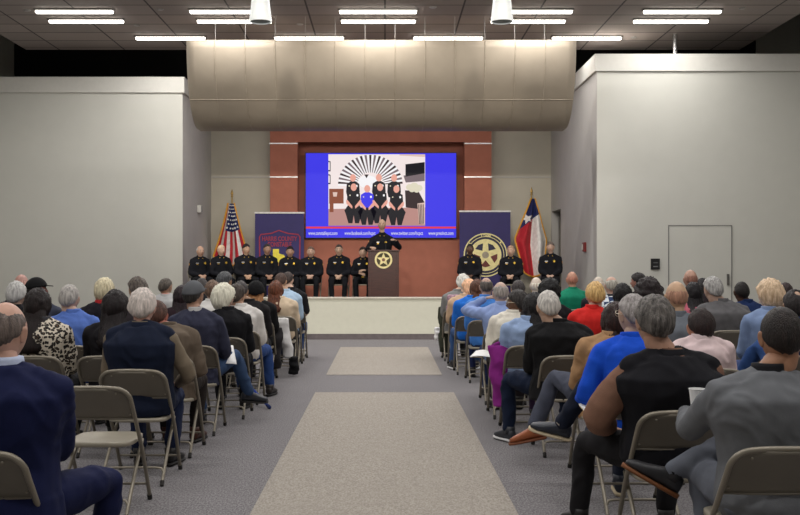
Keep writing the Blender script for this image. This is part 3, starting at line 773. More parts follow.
def hand(bm, wrist, d, n, side, curl=.5):
    """wrist point, forward direction d, back-of-hand normal n, side: +1 thumb towards d x n"""
    d = V(d).normalized(); n = V(n); n = (n-d*n.dot(d)).normalized(); s = d.cross(n).normalized()*side
    w0 = V(wrist)
    rings = []
    for t, a, b in ((-.025, .024, .019), (0, .026, .018), (.03, .036, .016), (.065, .041, .014), (.088, .040, .011), (.094, .034, .006)):
        rings.append((w0+d*t-n*.1*max(0, t)*.3, s*a, n*b))
    loft(bm, rings, 14, 2.4)
    for k, (o_, L_, r) in enumerate(((.030, .070, .0088), (.010, .079, .0092), (-.011, .074, .0088), (-.030, .058, .0078))):
        p = w0+d*.086+s*o_-n*.003; pts = [p-d*.015]; a = curl*.45; dd = d
        fan = s*(o_*1.2)
        for j, f in enumerate((.45, .30, .25)):
            dd = (d*math.cos(a)-n*math.sin(a)+fan).normalized(); p = p+dd*L_*f; pts.append(p.copy()); a += curl*(.75 if j == 0 else .55)
        tube(bm, pts, [r, r*1.02, r*.92, r*.78], 8)
    p = w0+d*.018+s*.026-n*.004; pts = [p]
    dd = (s*.75+d*.62-n*.25).normalized(); p = p+dd*.040; pts.append(p.copy())
    dd = (s*.30+d*.9-n*.30).normalized(); p = p+dd*.032; pts.append(p.copy())
    dd = (s*.05+d*.95-n*.35).normalized(); p = p+dd*.024; pts.append(p.copy())
    tube(bm, pts, [.014, .0115, .0105, .0085], 8)
def ik(a, t, l1, l2, pole):
    a, t = V(a), V(t); d = t-a; L_ = min(d.length, (l1+l2)*.995); dn = d.normalized(); t = a+dn*L_
    x = (l1*l1-l2*l2+L_*L_)/(2*L_); h = math.sqrt(max(0, l1*l1-x*x))
    pv = V(pole); pv = (pv-dn*pv.dot(dn)).normalized()
    return a+dn*x+pv*h, t
def shoe(bm, bs, ankle, fd, up):
    fd = V(fd).normalized(); up = V(up); up = (up-fd*up.dot(fd)).normalized(); s = fd.cross(up)
    A = V(ankle)-up*.075
    loft(bm, [(A+fd*t+up*(z+b), s*a, up*b) for t, a, b, z in ((-.075, .018, .02, .018), (-.07, .030, .035, .008), (-.04, .036, .046, .006), (0, .037, .048, .006), (.05, .041, .038, .005), (.11, .046, .028, .004), (.155, .042, .022, .004), (.185, .026, .015, .006), (.195, .010, .008, .008))], 16, 2.6)
    tube(bm, [A+up*.05-fd*.02, A+up*.115-fd*.022], [.043, .045], 12, False)
    loft(bs, [(A+fd*t-up*.003, s*a, up*.011) for t, a in ((-.085, .015), (-.075, .033), (0, .040), (.10, .050), (.16, .046), (.195, .028), (.205, .010))], 14, 3.5)
eye_me = [None]
def make_eye_mesh():
    bm = bmesh.new(); ellipsoid(bm, (0, 0, 0), .0115, .0105, .009, 14, 10); ellipsoid(bm, (0, .0058, 0), .0058, .0062, .0058, 10, 8, mi=1)
    me = mesh(bm, 'eye', True); me.materials.append(mat('eye_white', (220, 214, 208), .25)); me.materials.append(mat('iris_brown', (40, 28, 22), .2)); return me
eye_me[0] = make_eye_mesh()
SEED = [0]
def person(X, Y, label, cat='person', Z0=0, rz=0, scale=1, ztop=1.33, hx=0, hy=0, look=(0, 0, 0), lean=0, roll=0, twist=0, g=1.0, sw=1.0,
           sk=(196, 150, 128), hs='short', hc=(60, 50, 45), hc2=None, hl=.3, top=(60, 60, 66), topmat=None, vest=None, pants=(36, 36, 42), shoes=(24, 22, 22), sole=None, socks=None,
           collar=None, sr=1.0, drop=.03, sleeves='long', cuff=None, hands=None, feet=None, knees=None, near=1, stand=False, cap=None, glasses=False, group=None, hem=0, wr=1.0, headscale=1.05, curl=.6, epole=None):
    SEED[0] += 1; sd = SEED[0]
    if group is None and cat == 'person': group = 'seated audience'
    vox = {2: .011, 1: .015, 0: .021}[near]
    pz = .89 if stand else .53
    headscale = 1+(headscale-1)*.72-.015
    k = (ztop-drop-pz)/(.805)/max(.8, math.cos(lean))
    def T(p):
        q_ = V((p[0], p[1], (p[2])*k))
        q_ = Matrix.Rotation(twist*min(1, p[2]/.4), 3, 'Z') @ q_
        q_ = Euler((-lean, roll, 0)).to_matrix() @ q_
        # gentle forward curl of the upper back
        return q_+V((0, 0, pz))
    def TV(v): return Euler((-lean, roll, twist)).to_matrix() @ V(v)
    hipL, hipR = V((-.092, 0, pz-.015)), V((.092, 0, pz-.015))
    shL, shR = T((-.174*sw, -.02, .450)), T((.174*sw, -.02, .450))
    neck = T((0, -.015, .555))
    hc_ = T((0, .03, .555)); hc_.z += .12; 
    hc_ = V((hc_.x+hx, hc_.y+hy, ztop-.128*headscale-(.012 if hs not in ('bald',) else 0)))
    HM = Matrix.Translation(hc_) @ Euler((look[1], look[2], look[0])).to_matrix().to_4x4() @ Matrix.Scale(headscale, 4)
    # legs
    if feet is None: feet = (((-.12, .40), None), ((.12, .40), None)) if not stand else (((-.10, -.02), None), ((.10, -.02), None))
    kn, an, fdir, fup = [], [], [], []
    for i, (ft, fd) in enumerate(feet):
        s = -1 if i == 0 else 1
        tgt = V((ft[0], ft[1], .095 if len(ft) < 3 else ft[2]))
        pole = V((s*.15, .8, 1.0)) if knees is None or knees[i] is None else V(knees[i])
        if stand: pole = V((0, 1, 0))
        a, t = ik((hipL, hipR)[i], tgt, .43, .425, pole); kn.append(a); an.append(t)
        sh_ = (a-t).normalized(); fdir.append(V(fd) if fd else V((s*.18, 1, 0))); fup.append(sh_ if len(ft) > 2 else V((0, 0, 1)))
    # arms
    if hands is None: hands = ((-.10, .30, .625), (.10, .28, .625))
    el, ha = [], []
    for i, ht in enumerate(hands):
        s = -1 if i == 0 else 1
        a, t = ik((shL, shR)[i], V(ht), .285, .255, V((s*.55, -.6, -.8)) if epole is None or epole[i] is None else V(epole[i])); el.append(a); ha.append(t)
    TOR = [(-.09, .155, .115, -.015), (-.03, .178, .132, -.015), (.05, .170, .128, -.01), (.14, .158, .114, 0), (.24, .158, .112, -.01), (.35, .172, .120, -.02), (.43, .174, .118, -.025), (.48, .138, .100, -.025), (.52, .098, .074, -.02), (.555, .068, .058, -.015)]
    def torso(bm, t=0, z0=-.2, z1=.6, gg=1.0, seg=20):
        rings = []
        for z, a, b, y in TOR:
            if z < z0 or z > z1: continue
            gm = 1+(g-1)*(1 if z < .45 else .4)
            rings.append((T((0, y-(gm-1)*.02, z)), TV((1, 0, 0))*(a*gm*(1+(sw-1)*sstep((z-.1)/.3))+t), TV((0, 1, 0))*(b*gm*gg+t)))
        loft(bm, rings, seg, 2.3)
    tn = V((0, 0, 1))
    # body: trunk and limbs in one skin, head and hands joined to it
    bm = bmesh.new(); torso(bm, -.03)
    tube(bm, [T((0, -.02, .46)), T((0, -.012, .555)), hc_+V((0, -.022, -.075))], [.05, .052, .054], 12, True, 2)
    for i in (0, 1):
        tube(bm, [(shL, shR)[i], el[i], ha[i]], [.038, .034, .025], 10, True, 1)
        tube(bm, [(hipL, hipR)[i]+V((0, 0, .01)), kn[i], an[i]], [.066, .044, .032], 10, True, 1)
    me = remesh(bm, .02, 2)
    bm = bmesh.new(); bm.from_mesh(me); bpy.data.meshes.remove(me)
    head_grid(bm, HM); ears(bm, HM)
    tube(bm, [T((0, -.015, .50)), hc_+V((0, -.024, -.10)), hc_+V((0, -.022, -.04))], [.058, .0555, .058], 16, True, 3)
    for i in (0, 1):
        s = -1 if i == 0 else 1
        fd = (ha[i]-el[i]).normalized(); inward = V((-s*.45, .5, -.25))
        hand(bm, ha[i], fd*.75+inward*.6, V((s*.25, .15, 1)), 1 if s < 0 else -1, curl)
    for f in bm.faces: f.smooth = True
    me = mesh(bm, 'person'); root = link('person', me, skin(sk))
    root.location = (X, Y, Z0); root.rotation_euler = (0, 0, rz); root.scale = (scale,)*3
    tag(root, label, cat, group)
    # hair / cap
    if hs:
        bm = hair(hs, HM, look, sd, hl); obj('hair', bm, hairmat(hc, hc2), root, True)
    if cap:
        bm = bmesh.new()
        kind, cc = cap
        if kind == 'knit': head_grid(bm, HM, lambda x, y, z: (.037+.006*noise.noise(V((x, y, z))*9)) if z > .05-.25*(-y) else -.02)
        else: head_grid(bm, HM, lambda x, y, z: (.022 if z > .22+.12*y else -.02))
        co = obj('cap' if kind != 'knit' else 'knit_hat', bm, cloth(cc), root, True)
        if kind != 'knit':
            bm = bmesh.new()
            r = [HM @ V(p) for p in ((-.07, .06, .052), (-.055, .13, .045), (0, .165, .042), (.055, .13, .045), (.07, .06, .052))]
            r2 = [HM @ V(p) for p in ((-.07, .06, .060), (-.055, .13, .053), (0, .165, .050), (.055, .13, .053), (.07, .06, .060))]
            a = [bm.verts.new(p) for p in r]; b = [bm.verts.new(p) for p in r2]
            bm.faces.new(a); bm.faces.new(b[::-1])
            for i in range(5): bm.faces.new((a[i], a[(i+1) % 5], b[(i+1) % 5], b[i]))
            obj('brim', bm, cloth(cc), co)
    # face details
    for s in (-1, 1):
        e = link('eye', eye_me[0], None, root); e.matrix_local = HM @ Matrix.Translation((s*.031, .0745, .012))
    bm = bmesh.new()
    for s in (-1, 1): tube(bm, [HM @ V((s*.014, .092, .032)), HM @ V((s*.03, .0905, .037)), HM @ V((s*.046, .081, .033))], [.003, .0038, .002], 6)
    obj('eyebrows', bm, hairmat(tuple(int(v*.8) for v in hc)), root)
    bm = bmesh.new(); tube(bm, [HM @ V((-.022, .084, -.056)), HM @ V((-.010, .093, -.055)), HM @ V((.010, .093, -.055)), HM @ V((.022, .084, -.056))], [.002, .0052, .0052, .002], 6, True, 3)
    obj('lips', bm, skin(tuple(int(v*f) for v, f in zip(sk, (.85, .62, .62)))), root, True)
    if glasses:
        bm = bmesh.new()
        for s in (-1, 1):
            c = HM @ V((s*.033, .105, .010)); R3 = HM.to_3x3()
            tube(bm, [c+R3 @ V((.023*math.cos(t*PI/6), -.006*abs(math.cos(t*PI/6)), .017*math.sin(t*PI/6))) for t in range(13)], .0016, 5, False)
            tube(bm, [HM @ V((s*.055, .10, .014)), HM @ V((s*.083, .04, .014)), HM @ V((s*.088, -.02, .010))], .0022, 5)
        tube(bm, [HM @ V((-.011, .106, .013)), HM @ V((.011, .106, .013))], .0016, 5)
        obj('glasses', bm, mat('glasses_frame', (190, 180, 160), .3, .7), root)
    # top garment
    tm = topmat or cloth(top)
    bm = bmesh.new(); torso(bm, .013+(.004 if hem else 0), -.2, .56)
    if hem: loft(bm, [(T((0, -.01, .02)), V((1, 0, 0))*.195*g, V((0, 1, 0))*.15*g), (V((0, -.01, pz-.12)), V((1, 0, 0))*.205*g, V((0, 1, 0))*.155*g)], 20, 2.3)
    for i in (0, 1):
        s_, e_, h_ = (shL, shR)[i], el[i], ha[i]
        if sleeves == 'long': tube(bm, [s_+(V((0, 0, 0))-s_)*0, s_.lerp(e_, .5), e_, e_.lerp(h_, .5), e_.lerp(h_, .93)], [.067, .061*sr, .054*sr, .047*sr, .037], 14, True, 2)
        elif sleeves == 'short': tube(bm, [s_, s_.lerp(e_, .5), s_.lerp(e_, .85)], [.068, .062, .058], 14, True, 2)
    # trapezius
    tube(bm, [shL+V((0, 0, .016)), T((-.055, -.02, .535)), T((0, -.018, .548)), T((.055, -.02, .535)), shR+V((0, 0, .016))], [.050, .042, .046, .042, .050], 10, True, 2)
    me = remesh(bm, vox, 3, .009*wr*(.3 if vest is not None else 1), 9, sd)
    nm = 'jacket' if hem else 'shirt'
    to = link(nm, me, tm, root)
    if collar is None: collar = top
    if collar:
        bm = bmesh.new(); c = T((0, -.014, .555)); rr = []
        for z, r1 in ((-.02, .078), (.005, .069), (.022, .067), (.036, .064)): rr.append((c+V((0, 0, z)), TV((1, 0, 0))*r1, TV((0, 1, 0))*r1*1.02))
        loft(bm, rr, 20); 
        obj('collar', bm, cloth(collar), to, True)
    if vest is not None:
        bm = bmesh.new(); torso(bm, .034, -.2, .56); tube(bm, [shL.lerp(shR, .03)+V((0, 0, .022)), T((-.055, -.02, .54)), T((0, -.018, .55)), T((.055, -.02, .54)), shR.lerp(shL, .03)+V((0, 0, .022))], [.068, .053, .052, .053, .068], 10, True, 2)
        me = remesh(bm, vox, 3, .008*wr, 8, sd+50); link('vest', me, cloth(vest), root)
        bm = bmesh.new(); c = T((0, -.016, .555)); loft(bm, [(c+V((0, 0, z)), TV((1, 0, 0))*r1, TV((0, 1, 0))*r1*1.02) for z, r1 in ((-.03, .095), (.0, .078), (.03, .074), (.032, .070))], 20); obj('vest_collar', bm, cloth(vest), root, True)
    # trousers
    bm = bmesh.new()
    loft(bm, [(V((0, -.02, pz-.115)), V((.14, 0, 0)), V((0, .10, 0))), (V((0, -.015, pz-.06)), V((.18*g, 0, 0)), V((0, .135*g, 0))), (V((0, -.01, pz+.04)), V((.178*g, 0, 0)), V((0, .13*g, 0)))], 18, 2.3)
    for i in (0, 1):
        hp = (hipL, hipR)[i]; gg = min(1.12, g)
        tube(bm, [hp, hp.lerp(kn[i], .5), kn[i], kn[i].lerp(an[i], .45), kn[i].lerp(an[i], .93)], [.092*gg, .082*gg, .064, .058, .050], 14, True, 2)
    me = remesh(bm, vox, 3, .009*wr, 8, sd+20); link('trousers', me, cloth(pants), root)
    for i in (0, 1):
        bm = bmesh.new(); bs = bmesh.new(); up = fup[i]
        shoe(bm, bs, an[i], fdir[i], up)
        so = obj('shoe', bm, mat('shoe_%d_%d_%d' % tuple(shoes), shoes, .45), root, True)
        obj('sole', bs, mat('sole_%d_%d_%d' % tuple(sole or (30, 28, 28)), sole or (30, 28, 28), .7), so, True)
        if True:
            bm = bmesh.new(); tube(bm, [an[i]+(kn[i]-an[i]).normalized()*.01, an[i].lerp(kn[i], .24)], [.045, .043], 12, False); obj('sock', bm, cloth(socks or (26, 26, 28)), root, True)
    return root, dict(T=T, el=el, ha=ha, sh=(shL, shR), hc=hc_, HM=HM, kn=kn, an=an)
# ------------------------------------------------------------------ audience
CH = 'beige folding chairs of the audience'
def A(px, yt, d, short, tx=None, ch=True, chx=None, **k):
    s = F/(d+.30); Xh = (px-VX)/s; X = Xh if tx is None else (tx-VX)/s
    k.setdefault('ztop', H-(yt-VY)/s); k['hx'] = k.get('hx', 0)+Xh-X
    if 'near' not in k: k['near'] = 2 if d < 7 else (1 if d < 10 else 0)
    lab = k.pop('lab', 'seated '+short)
    r, info = person(X, d+.25+max(0, k.get('g', 1)-1)*.22, lab, **k)
    if ch: chair(X if chx is None else chx, d+.27, 'folding chair under the '+short, CH)
    return r, info
GREY = (150, 146, 142); WHITE = (214, 208, 198); DK = (34, 28, 26); BR = (66, 46, 36)
PALE = (214, 160, 140); TAN = (176, 124, 98); DEEP = (78, 50, 40)
LAPH = ((-.08, .27, .63), (.08, .26, .63))
# left block, front to back of the picture
A(4, 297, 3.75, 'balding man in a navy suit', sk=(206, 146, 126), hs='balding', hc=(104, 92, 86), top=(20, 26, 62), pants=(20, 26, 62), hem=1, collar=(190, 200, 225), g=1.14, sw=1.2, headscale=1.12, chx=-1.60,
  tx=10, feet=(((-.02, .44), None), ((.26, .36), (.4, 1, 0))), knees=(None, (.5, .7, 1)), hands=((-.10, .30, .66), (.06, .33, .66)), shoes=(14, 14, 18), look=(-.15, -.05, 0), near=2, wr=.8)
A(38, 288, 7.55, 'woman with long dark hair in a leopard print top', hs='long', hc=(30, 20, 20), hl=.36, topmat=leopard(), pants=(24, 24, 28), sk=TAN, g=1.05, tx=45, near=2, headscale=1.08)
A(70, 283, 8.5, 'grey-haired man in a bright blue shirt', hs='short', hc=GREY, hc2=(196, 190, 184), sk=PALE, top=(86, 116, 190), pants=(40, 60, 120), collar=(86, 116, 190), g=1.0, tx=76, near=2, headscale=1.08)
A(116, 289.5, 7.55, 'woman with long dark brown hair in black', hs='long', hc=(28, 20, 22), hl=.3, top=(22, 20, 24), pants=(24, 24, 28), sk=TAN, headscale=1.1)
A(143, 287, 6.6, 'white-haired man in a navy vest over tan sleeves', hs='thick', hc=(186, 176, 168), hc2=(226, 214, 206), sk=(214, 150, 134), top=(118, 106, 90), vest=(20, 28, 48), pants=(26, 36, 64),
  g=1.12, sw=1.12, hands=((-.14, .26, .63), (.20, .26, .62)), epole=(None, (.9, -.5, -.6)), headscale=1.08, shoes=(26, 24, 24), lean=-.03, socks=(30, 30, 34))
A(158, 299, 7.55, 'man in a brown jacket with a reddish face', hs='short', hc=(90, 60, 50), sk=(190, 110, 96), top=(98, 86, 74), hem=1, pants=(38, 32, 30), tx=172, lean=.22, roll=-.08, g=1.05, sw=1.05, shoes=(66, 34, 24), hy=.02, near=2)
A(194, 280, 8.5, 'man in a grey cap and slate jacket', hs='short', hc=(60, 56, 54), sk=(190, 134, 112), top=(50, 52, 70), pants=(52, 72, 104), hem=1, collar=(190, 190, 190), cap=('flat', (92, 94, 98)), tx=197, g=1.05, sw=1.08,
  feet=(((-.02, .38), None), ((.40, .55, .26), (.9, .5, -.1))), knees=(None, (.2, .5, 1)), socks=(225, 225, 225), shoes=(44, 46, 52), look=(-.35, .1, 0), near=2, hands=((-.08, .27, .64), (.18, .30, .62)))
A(222, 283.5, 9.4, 'white-haired woman with glasses in black', hs='bob', hc=(224, 218, 196), hc2=(246, 240, 222), sk=(206, 150, 130), top=(20, 20, 24), pants=(22, 22, 26), tx=227, hem=1, g=1.08, look=(-.75, 0, 0), glasses=True, roll=.03, near=2, headscale=1.1)
A(237, 283, 10.35, 'dark-haired man in a white shirt', hs='thick', hc=(70, 60, 54), sk=(190, 136, 112), top=(214, 210, 206), pants=(44, 70, 124), tx=242, look=(-.4, 0, 0), near=1, g=1.05, shoes=(40, 34, 32), feet=(((-.05, .4), None), ((.26, .42), None)))
A(241, 279.5, 11.3, 'dark grey-haired person in black behind the white shirt', hs='short', hc=(62, 56, 56), sk=TAN, top=(28, 26, 28), pants=(24, 24, 28), tx=250)
A(256, 281.5, 12.2, 'blonde woman in a black knit hat', hs='long', hc=(150, 100, 62), hc2=(190, 140, 96), hl=.26, sk=PALE, top=(18, 18, 20), pants=(26, 24, 28), cap=('knit', (16, 16, 18)), tx=258, g=1.05)
A(276, 280.5, 13.1, 'woman with long auburn hair in a beige top', hs='long', hc=(92, 48, 30), hc2=(128, 70, 44), hl=.28, sk=PALE, top=(206, 186, 160), pants=(30, 30, 36), tx=281, g=1.0)
A(281, 272, 14.0, 'brown-haired man in a light blue shirt at the aisle', hs='short', hc=(72, 52, 44), sk=TAN, top=(160, 184, 208), pants=(40, 46, 60), tx=286, look=(-.25, 0, 0), g=1.0)
A(288, 271, 14.9, 'dark-haired man in a black short-sleeved shirt at the aisle', hs='short', hc=(56, 44, 40), sk=PALE, top=(22, 22, 26), sleeves='short', pants=(60, 84, 130), tx=292, look=(-.3, 0, 0), hands=((-.1, .28, .63), (.14, .27, .62)), shoes=(170, 170, 170))
A(17, 280.5, 9.4, 'white-haired person in a black jacket left of the black cap', hs='thick', hc=(168, 166, 164), hc2=(206, 204, 200), sk=PALE, top=(24, 24, 28), hem=1, headscale=1.1)
A(37, 277, 10.35, 'man in a black baseball cap and slate jacket', hs='short', hc=(40, 34, 32), sk=(150, 80, 70), top=(56, 60, 76), cap=('base', (18, 18, 20)), look=(-1.2, 0, 0), tx=42, headscale=1.1, hem=1)
A(22, 273.5, 11.3, 'balding person with a reddish head at the far left edge', hs='bald', hc=(170, 130, 120), sk=(190, 130, 118), top=(50, 44, 48))
A(105, 278, 10.35, 'blonde person with a red collar and dark jacket', hs='bob', hc=(200, 186, 150), hc2=(232, 222, 190), sk=PALE, top=(28, 26, 34), vest=None, collar=(176, 44, 48), look=(-.2, 0, 0), tx=103)
A(138, 276, 9.4, 'grey-brown haired man with a tan face turned left', hs='thick', hc=(100, 90, 82), sk=(186, 136, 108), top=(52, 46, 48), look=(.8, 0, 0), tx=133, headscale=1.05)
A(166, 277, 13.1, 'man in a pale grey vest with orange sleeves', hs='short', hc=(92, 84, 76), sk=(180, 130, 108), top=(206, 92, 52), vest=(172, 172, 172), look=(-.5, 0, 0), tx=167)
A(183, 285, 10.35, 'woman with long dark maroon hair behind the grey cap', hs='long', hc=(36, 22, 28), hl=.34, sk=TAN, top=(40, 24, 32), tx=181)
A(213, 279.5, 11.3, 'brown-haired person in a white top left of the white-haired woman', hs='thick', hc=(116, 92, 76), sk=PALE, top=(216, 214, 210), tx=212)
A(202, 277, 13.1, 'dark-haired person seen just above the grey cap', hs='short', hc=(66, 62, 62), sk=TAN, top=(30, 30, 34))
A(225, 271, 12.2, 'man with thick steel-grey hair looking right', hs='thick', hc=(72, 74, 78), hc2=(104, 106, 110), sk=TAN, top=(34, 36, 42), look=(-.6, 0, 0))
chair(-1.70, 5.97, 'empty beige metal folding chair in the front left, behind the vest man', CH)

# right block
A(786, 303, 3.83, 'man in a grey pullover in the front right corner', drop=.06, hs='buzz', hc=(34, 27, 25), hc2=(52, 42, 38), sk=(176, 116, 90), top=(102, 104, 108), pants=(98, 102, 112), collar=(30, 30, 34), tx=768, chx=1.57, g=1.2, sw=1.16, headscale=1.12, near=2,
  feet=(((-.10, .36), None), ((-.28, .46, .52), (-.75, .25, .42))), knees=(None, (.9, .5, .9)), hands=((-.20, .46, .80), (.10, .30, .66)), shoes=(34, 34, 38), sole=(110, 66, 34), look=(-.1, .05, 0), wr=.9, socks=(26, 26, 30), lean=.05, curl=.9)
A(655, 293.5, 4.76, 'grey-haired man in a black vest over brown sleeves', drop=.085, hs='thick', hc=(72, 68, 66), hc2=(138, 132, 126), sk=(196, 138, 116), top=(124, 92, 76), vest=(22, 22, 27), pants=(30, 29, 32), tx=668, g=1.22, sw=1.2, headscale=1.15, near=2,
  sr=1.45, feet=(((-.37, .44), (-.25, 1, 0)), ((.10, .40), None)), knees=((-.5, .6, 1), None), hands=((-.24, .24, .60), (.10, .28, .64)), epole=((-1.1, -.5, -.7), None), look=(.12, 0, .04), lean=-.02)
A(634, 292, 5.7, 'grey-haired man with glasses in a bright blue jacket', drop=.06, hs='short', hc=(128, 122, 120), hc2=(178, 172, 170), sk=(200, 150, 130), top=(22, 78, 200), pants=(24, 30, 46), tx=630, roll=.02, lean=.16, look=(.35, 0, 0), glasses=True, near=2, headscale=1.12,
  feet=(((-.34, .50, .43), (-1, .35, .25)), ((.02, .40), None)), knees=((.1, .6, 1), None), shoes=(38, 42, 52), sole=(196, 180, 150), socks=(226, 218, 206), hands=((-.22, .30, .63), (.05, .30, .64)))
A(612, 302, 6.65, 'woman with long dark maroon hair in a tan coat', hs='long', hc=(42, 24, 24), hc2=(64, 38, 34), hl=.3, sk=TAN, top=(168, 132, 96), hem=1, pants=(74, 78, 92), tx=606, near=2, headscale=1.1, g=1.0, roll=.05,
  feet=(((-.46, .42, .26), (-1, .3, -.25)), ((-.05, .40), None)), knees=((-.1, .6, 1), None), shoes=(150, 84, 50), sole=(120, 70, 44))
A(549, 289, 7.57, 'white-haired man in a black jacket at the aisle', drop=.05, hs='short', hc=(176, 172, 166), hc2=(220, 216, 208), sk=(204, 150, 128), top=(20, 20, 22), hem=1, pants=(24, 34, 56), tx=559, chx=1.43, g=1.18, sw=1.16, headscale=1.14, near=2, look=(.15, 0, 0),
  feet=(((-.36, .36), (-.5, 1, 0)), ((.12, .40), None)), knees=((-.5, .6, 1), None), shoes=(52, 54, 60), sole=(214, 214, 214), socks=(196, 198, 200), lean=.04)
A(534, 292.5, 8.5, 'woman with long black hair in a light blue top', hs='long', hc=(22, 17, 19), hl=.34, sk=TAN, top=(146, 168, 204), pants=(60, 40, 70), tx=527, look=(.3, 0, 0), near=2, headscale=1.08)
A(518, 288.5, 9.4, 'woman with glasses and dark braided hair in a white sweater', hs='pony', hc=(44, 38, 38), hc2=(74, 68, 66), hl=.2, sk=(110, 70, 54), top=(226, 220, 206), pants=(46, 40, 44), tx=512, look=(1.2, 0, 0), glasses=True, g=1.05, headscale=1.12, near=2)
A(502, 280, 10.35, 'grey-haired man in a light blue shirt raising his hand', hs='balding', hc=(132, 126, 122), sk=(206, 158, 142), top=(140, 160, 208), pants=(40, 52, 84), tx=502, roll=-.03, g=1.08, sw=1.05, headscale=1.1, near=1,
  hands=((-.17, .17, 1.10), (.08, .28, .64)), epole=((-1, .3, -.45), None), look=(.1, 0, 0))
A(486, 276, 12.2, 'grey-haired man in a sky blue shirt behind the raised hand', hs='balding', hc=(96, 88, 84), sk=(190, 140, 124), top=(70, 130, 210), pants=(40, 50, 90), tx=484)
A(477, 279, 13.1, 'woman with a brown ponytail in a vivid blue top', hs='long', hc=(86, 52, 36), hl=.2, sk=TAN, top=(36, 110, 206), pants=(56, 84, 130), tx=471, g=1.0, feet=(((-.22, .42), None), ((.1, .4), None)), shoes=(30, 30, 34), sole=(220, 220, 220))
A(469, 279, 14.0, 'woman with light hair in a tan cardigan, face turned left', hs='bob', hc=(190, 150, 120), sk=(226, 176, 152), top=(186, 158, 132), pants=(50, 62, 96), tx=464, look=(.9, 0, 0), g=.95)
A(463, 274, 14.9, 'white-haired woman in a grey jacket nearest the stage', hs='bob', hc=(176, 174, 168), hc2=(214, 212, 206), sk=PALE, top=(112, 112, 112), hem=1, pants=(34, 32, 36), tx=457, look=(.5, 0, 0), g=1.0)
A(518, 279, 12.2, 'dark grey-haired person behind the braided woman', hs='short', hc=(66, 60, 60), sk=TAN, top=(40, 40, 46))
A(536, 276.5, 13.1, 'white-haired person left of the lone star flag tip', hs='bald', hc=(214, 190, 176), sk=(222, 186, 170), top=(60, 60, 70))
A(549, 279.5, 10.35, 'person with bushy black hair behind the white-haired aisle man', hs='curly', hc=(18, 16, 18), sk=TAN, top=(22, 20, 24))
A(572, 271, 14.9, 'bald man in a green shirt', hs='bald', hc=(150, 100, 84), sk=(184, 122, 100), top=(20, 120, 92), pants=(50, 50, 60), g=1.1, sw=1.15, headscale=1.12)
A(595, 281, 9.4, 'blonde person in a bright red top', hs='thick', hc=(196, 150, 88), hc2=(232, 196, 132), sk=PALE, top=(208, 42, 38), pants=(40, 40, 48), tx=591, g=1.05, headscale=1.1, near=1)
A(598, 276, 13.1, 'pale balding person just behind the blonde in red', hs='bald', hc=(200, 180, 168), sk=(214, 180, 164), top=(34, 34, 40))
A(611, 275, 12.2, 'balding grey man in a blue and white plaid shirt', hs='balding', hc=(150, 146, 136), sk=(206, 150, 132), topmat=plaid(), look=(.2, 0, 0), headscale=1.08)
A(620, 283, 10.35, 'dark-haired person in black right of the plaid shirt', hs='long', hc=(18, 16, 18), hl=.25, sk=TAN, top=(18, 18, 20), tx=618, roll=.05)
A(638, 272, 13.1, 'dark-haired person with the face turned left', hs='thick', hc=(30, 24, 24), sk=(170, 110, 96), top=(40, 36, 40), look=(.9, 0, 0))
A(648, 279, 8.5, 'person with a wide mass of dark curly hair', hs='curly', hc=(32, 23, 24), sk=TAN, top=(36, 30, 34), headscale=1.12, hl=.3, near=1)
A(676, 280, 7.57, 'bald man in a grey shirt', hs='bald', hc=(150, 112, 92), sk=(206, 152, 122), top=(104, 110, 118), collar=(104, 110, 118), g=1.05, headscale=1.14, near=1)
A(690, 269, 12.2, 'tall bald man farthest back below the door frame', hs='bald', hc=(130, 92, 78), sk=(192, 136, 116), top=(44, 36, 40), headscale=1.1)
A(693, 282, 11.3, 'woman with long dark hair and a pink scarf', hs='long', hc=(22, 18, 22), hl=.22, sk=TAN, top=(184, 96, 112))
A(702, 277, 13.1, 'dark-haired person in navy between bald man and grey jacket', hs='short', hc=(26, 22, 24), sk=(100, 70, 60), top=(22, 30, 50))
A(714, 276, 10.35, 'broad man with silver hair in a grey jacket', hs='thick', hc=(132, 130, 128), hc2=(190, 188, 184), sk=(196, 148, 130), top=(98, 97, 99), hem=1, tx=722, g=1.28, sw=1.28, look=(.35, 0, 0), headscale=1.14, near=1)
A(741, 280, 11.3, 'man with short black hair in a navy shirt', hs='buzz', hc=(24, 19, 19), sk=DEEP, top=(26, 44, 84), tx=745, headscale=1.1)
A(769, 279, 8.5, 'woman with blonde hair in a pale denim jacket', hs='bob', hc=(204, 170, 134), hc2=(232, 206, 176), sk=(222, 176, 156), top=(124, 144, 180), tx=766, hem=1, look=(.55, 0, 0), headscale=1.12, near=1, pants=(50, 66, 110))
A(785, 281.5, 12.2, 'dark-haired person behind the blonde in denim', hs='short', hc=(48, 32, 32), sk=DEEP, top=(30, 28, 32))
A(794, 288, 7.57, 'dark-haired man with a bald spot at the right edge', hs='crown', hc=(38, 32, 32), sk=(190, 140, 116), top=(36, 50, 90), headscale=1.12, near=1, tx=798, pants=(50, 78, 130),
  feet=(((-.36, .48, .46), (-.9, .3, .1)), ((.05, .4), None)), knees=((-.2, .6, 1), None))
A(700, 306, 6.65, 'dark-haired man in a pale pink shirt', hs='short', hc=(40, 27, 25), sk=(190, 126, 102), top=(218, 196, 196), pants=(50, 54, 66), collar=(222, 202, 202), tx=698, headscale=1.18, near=2)

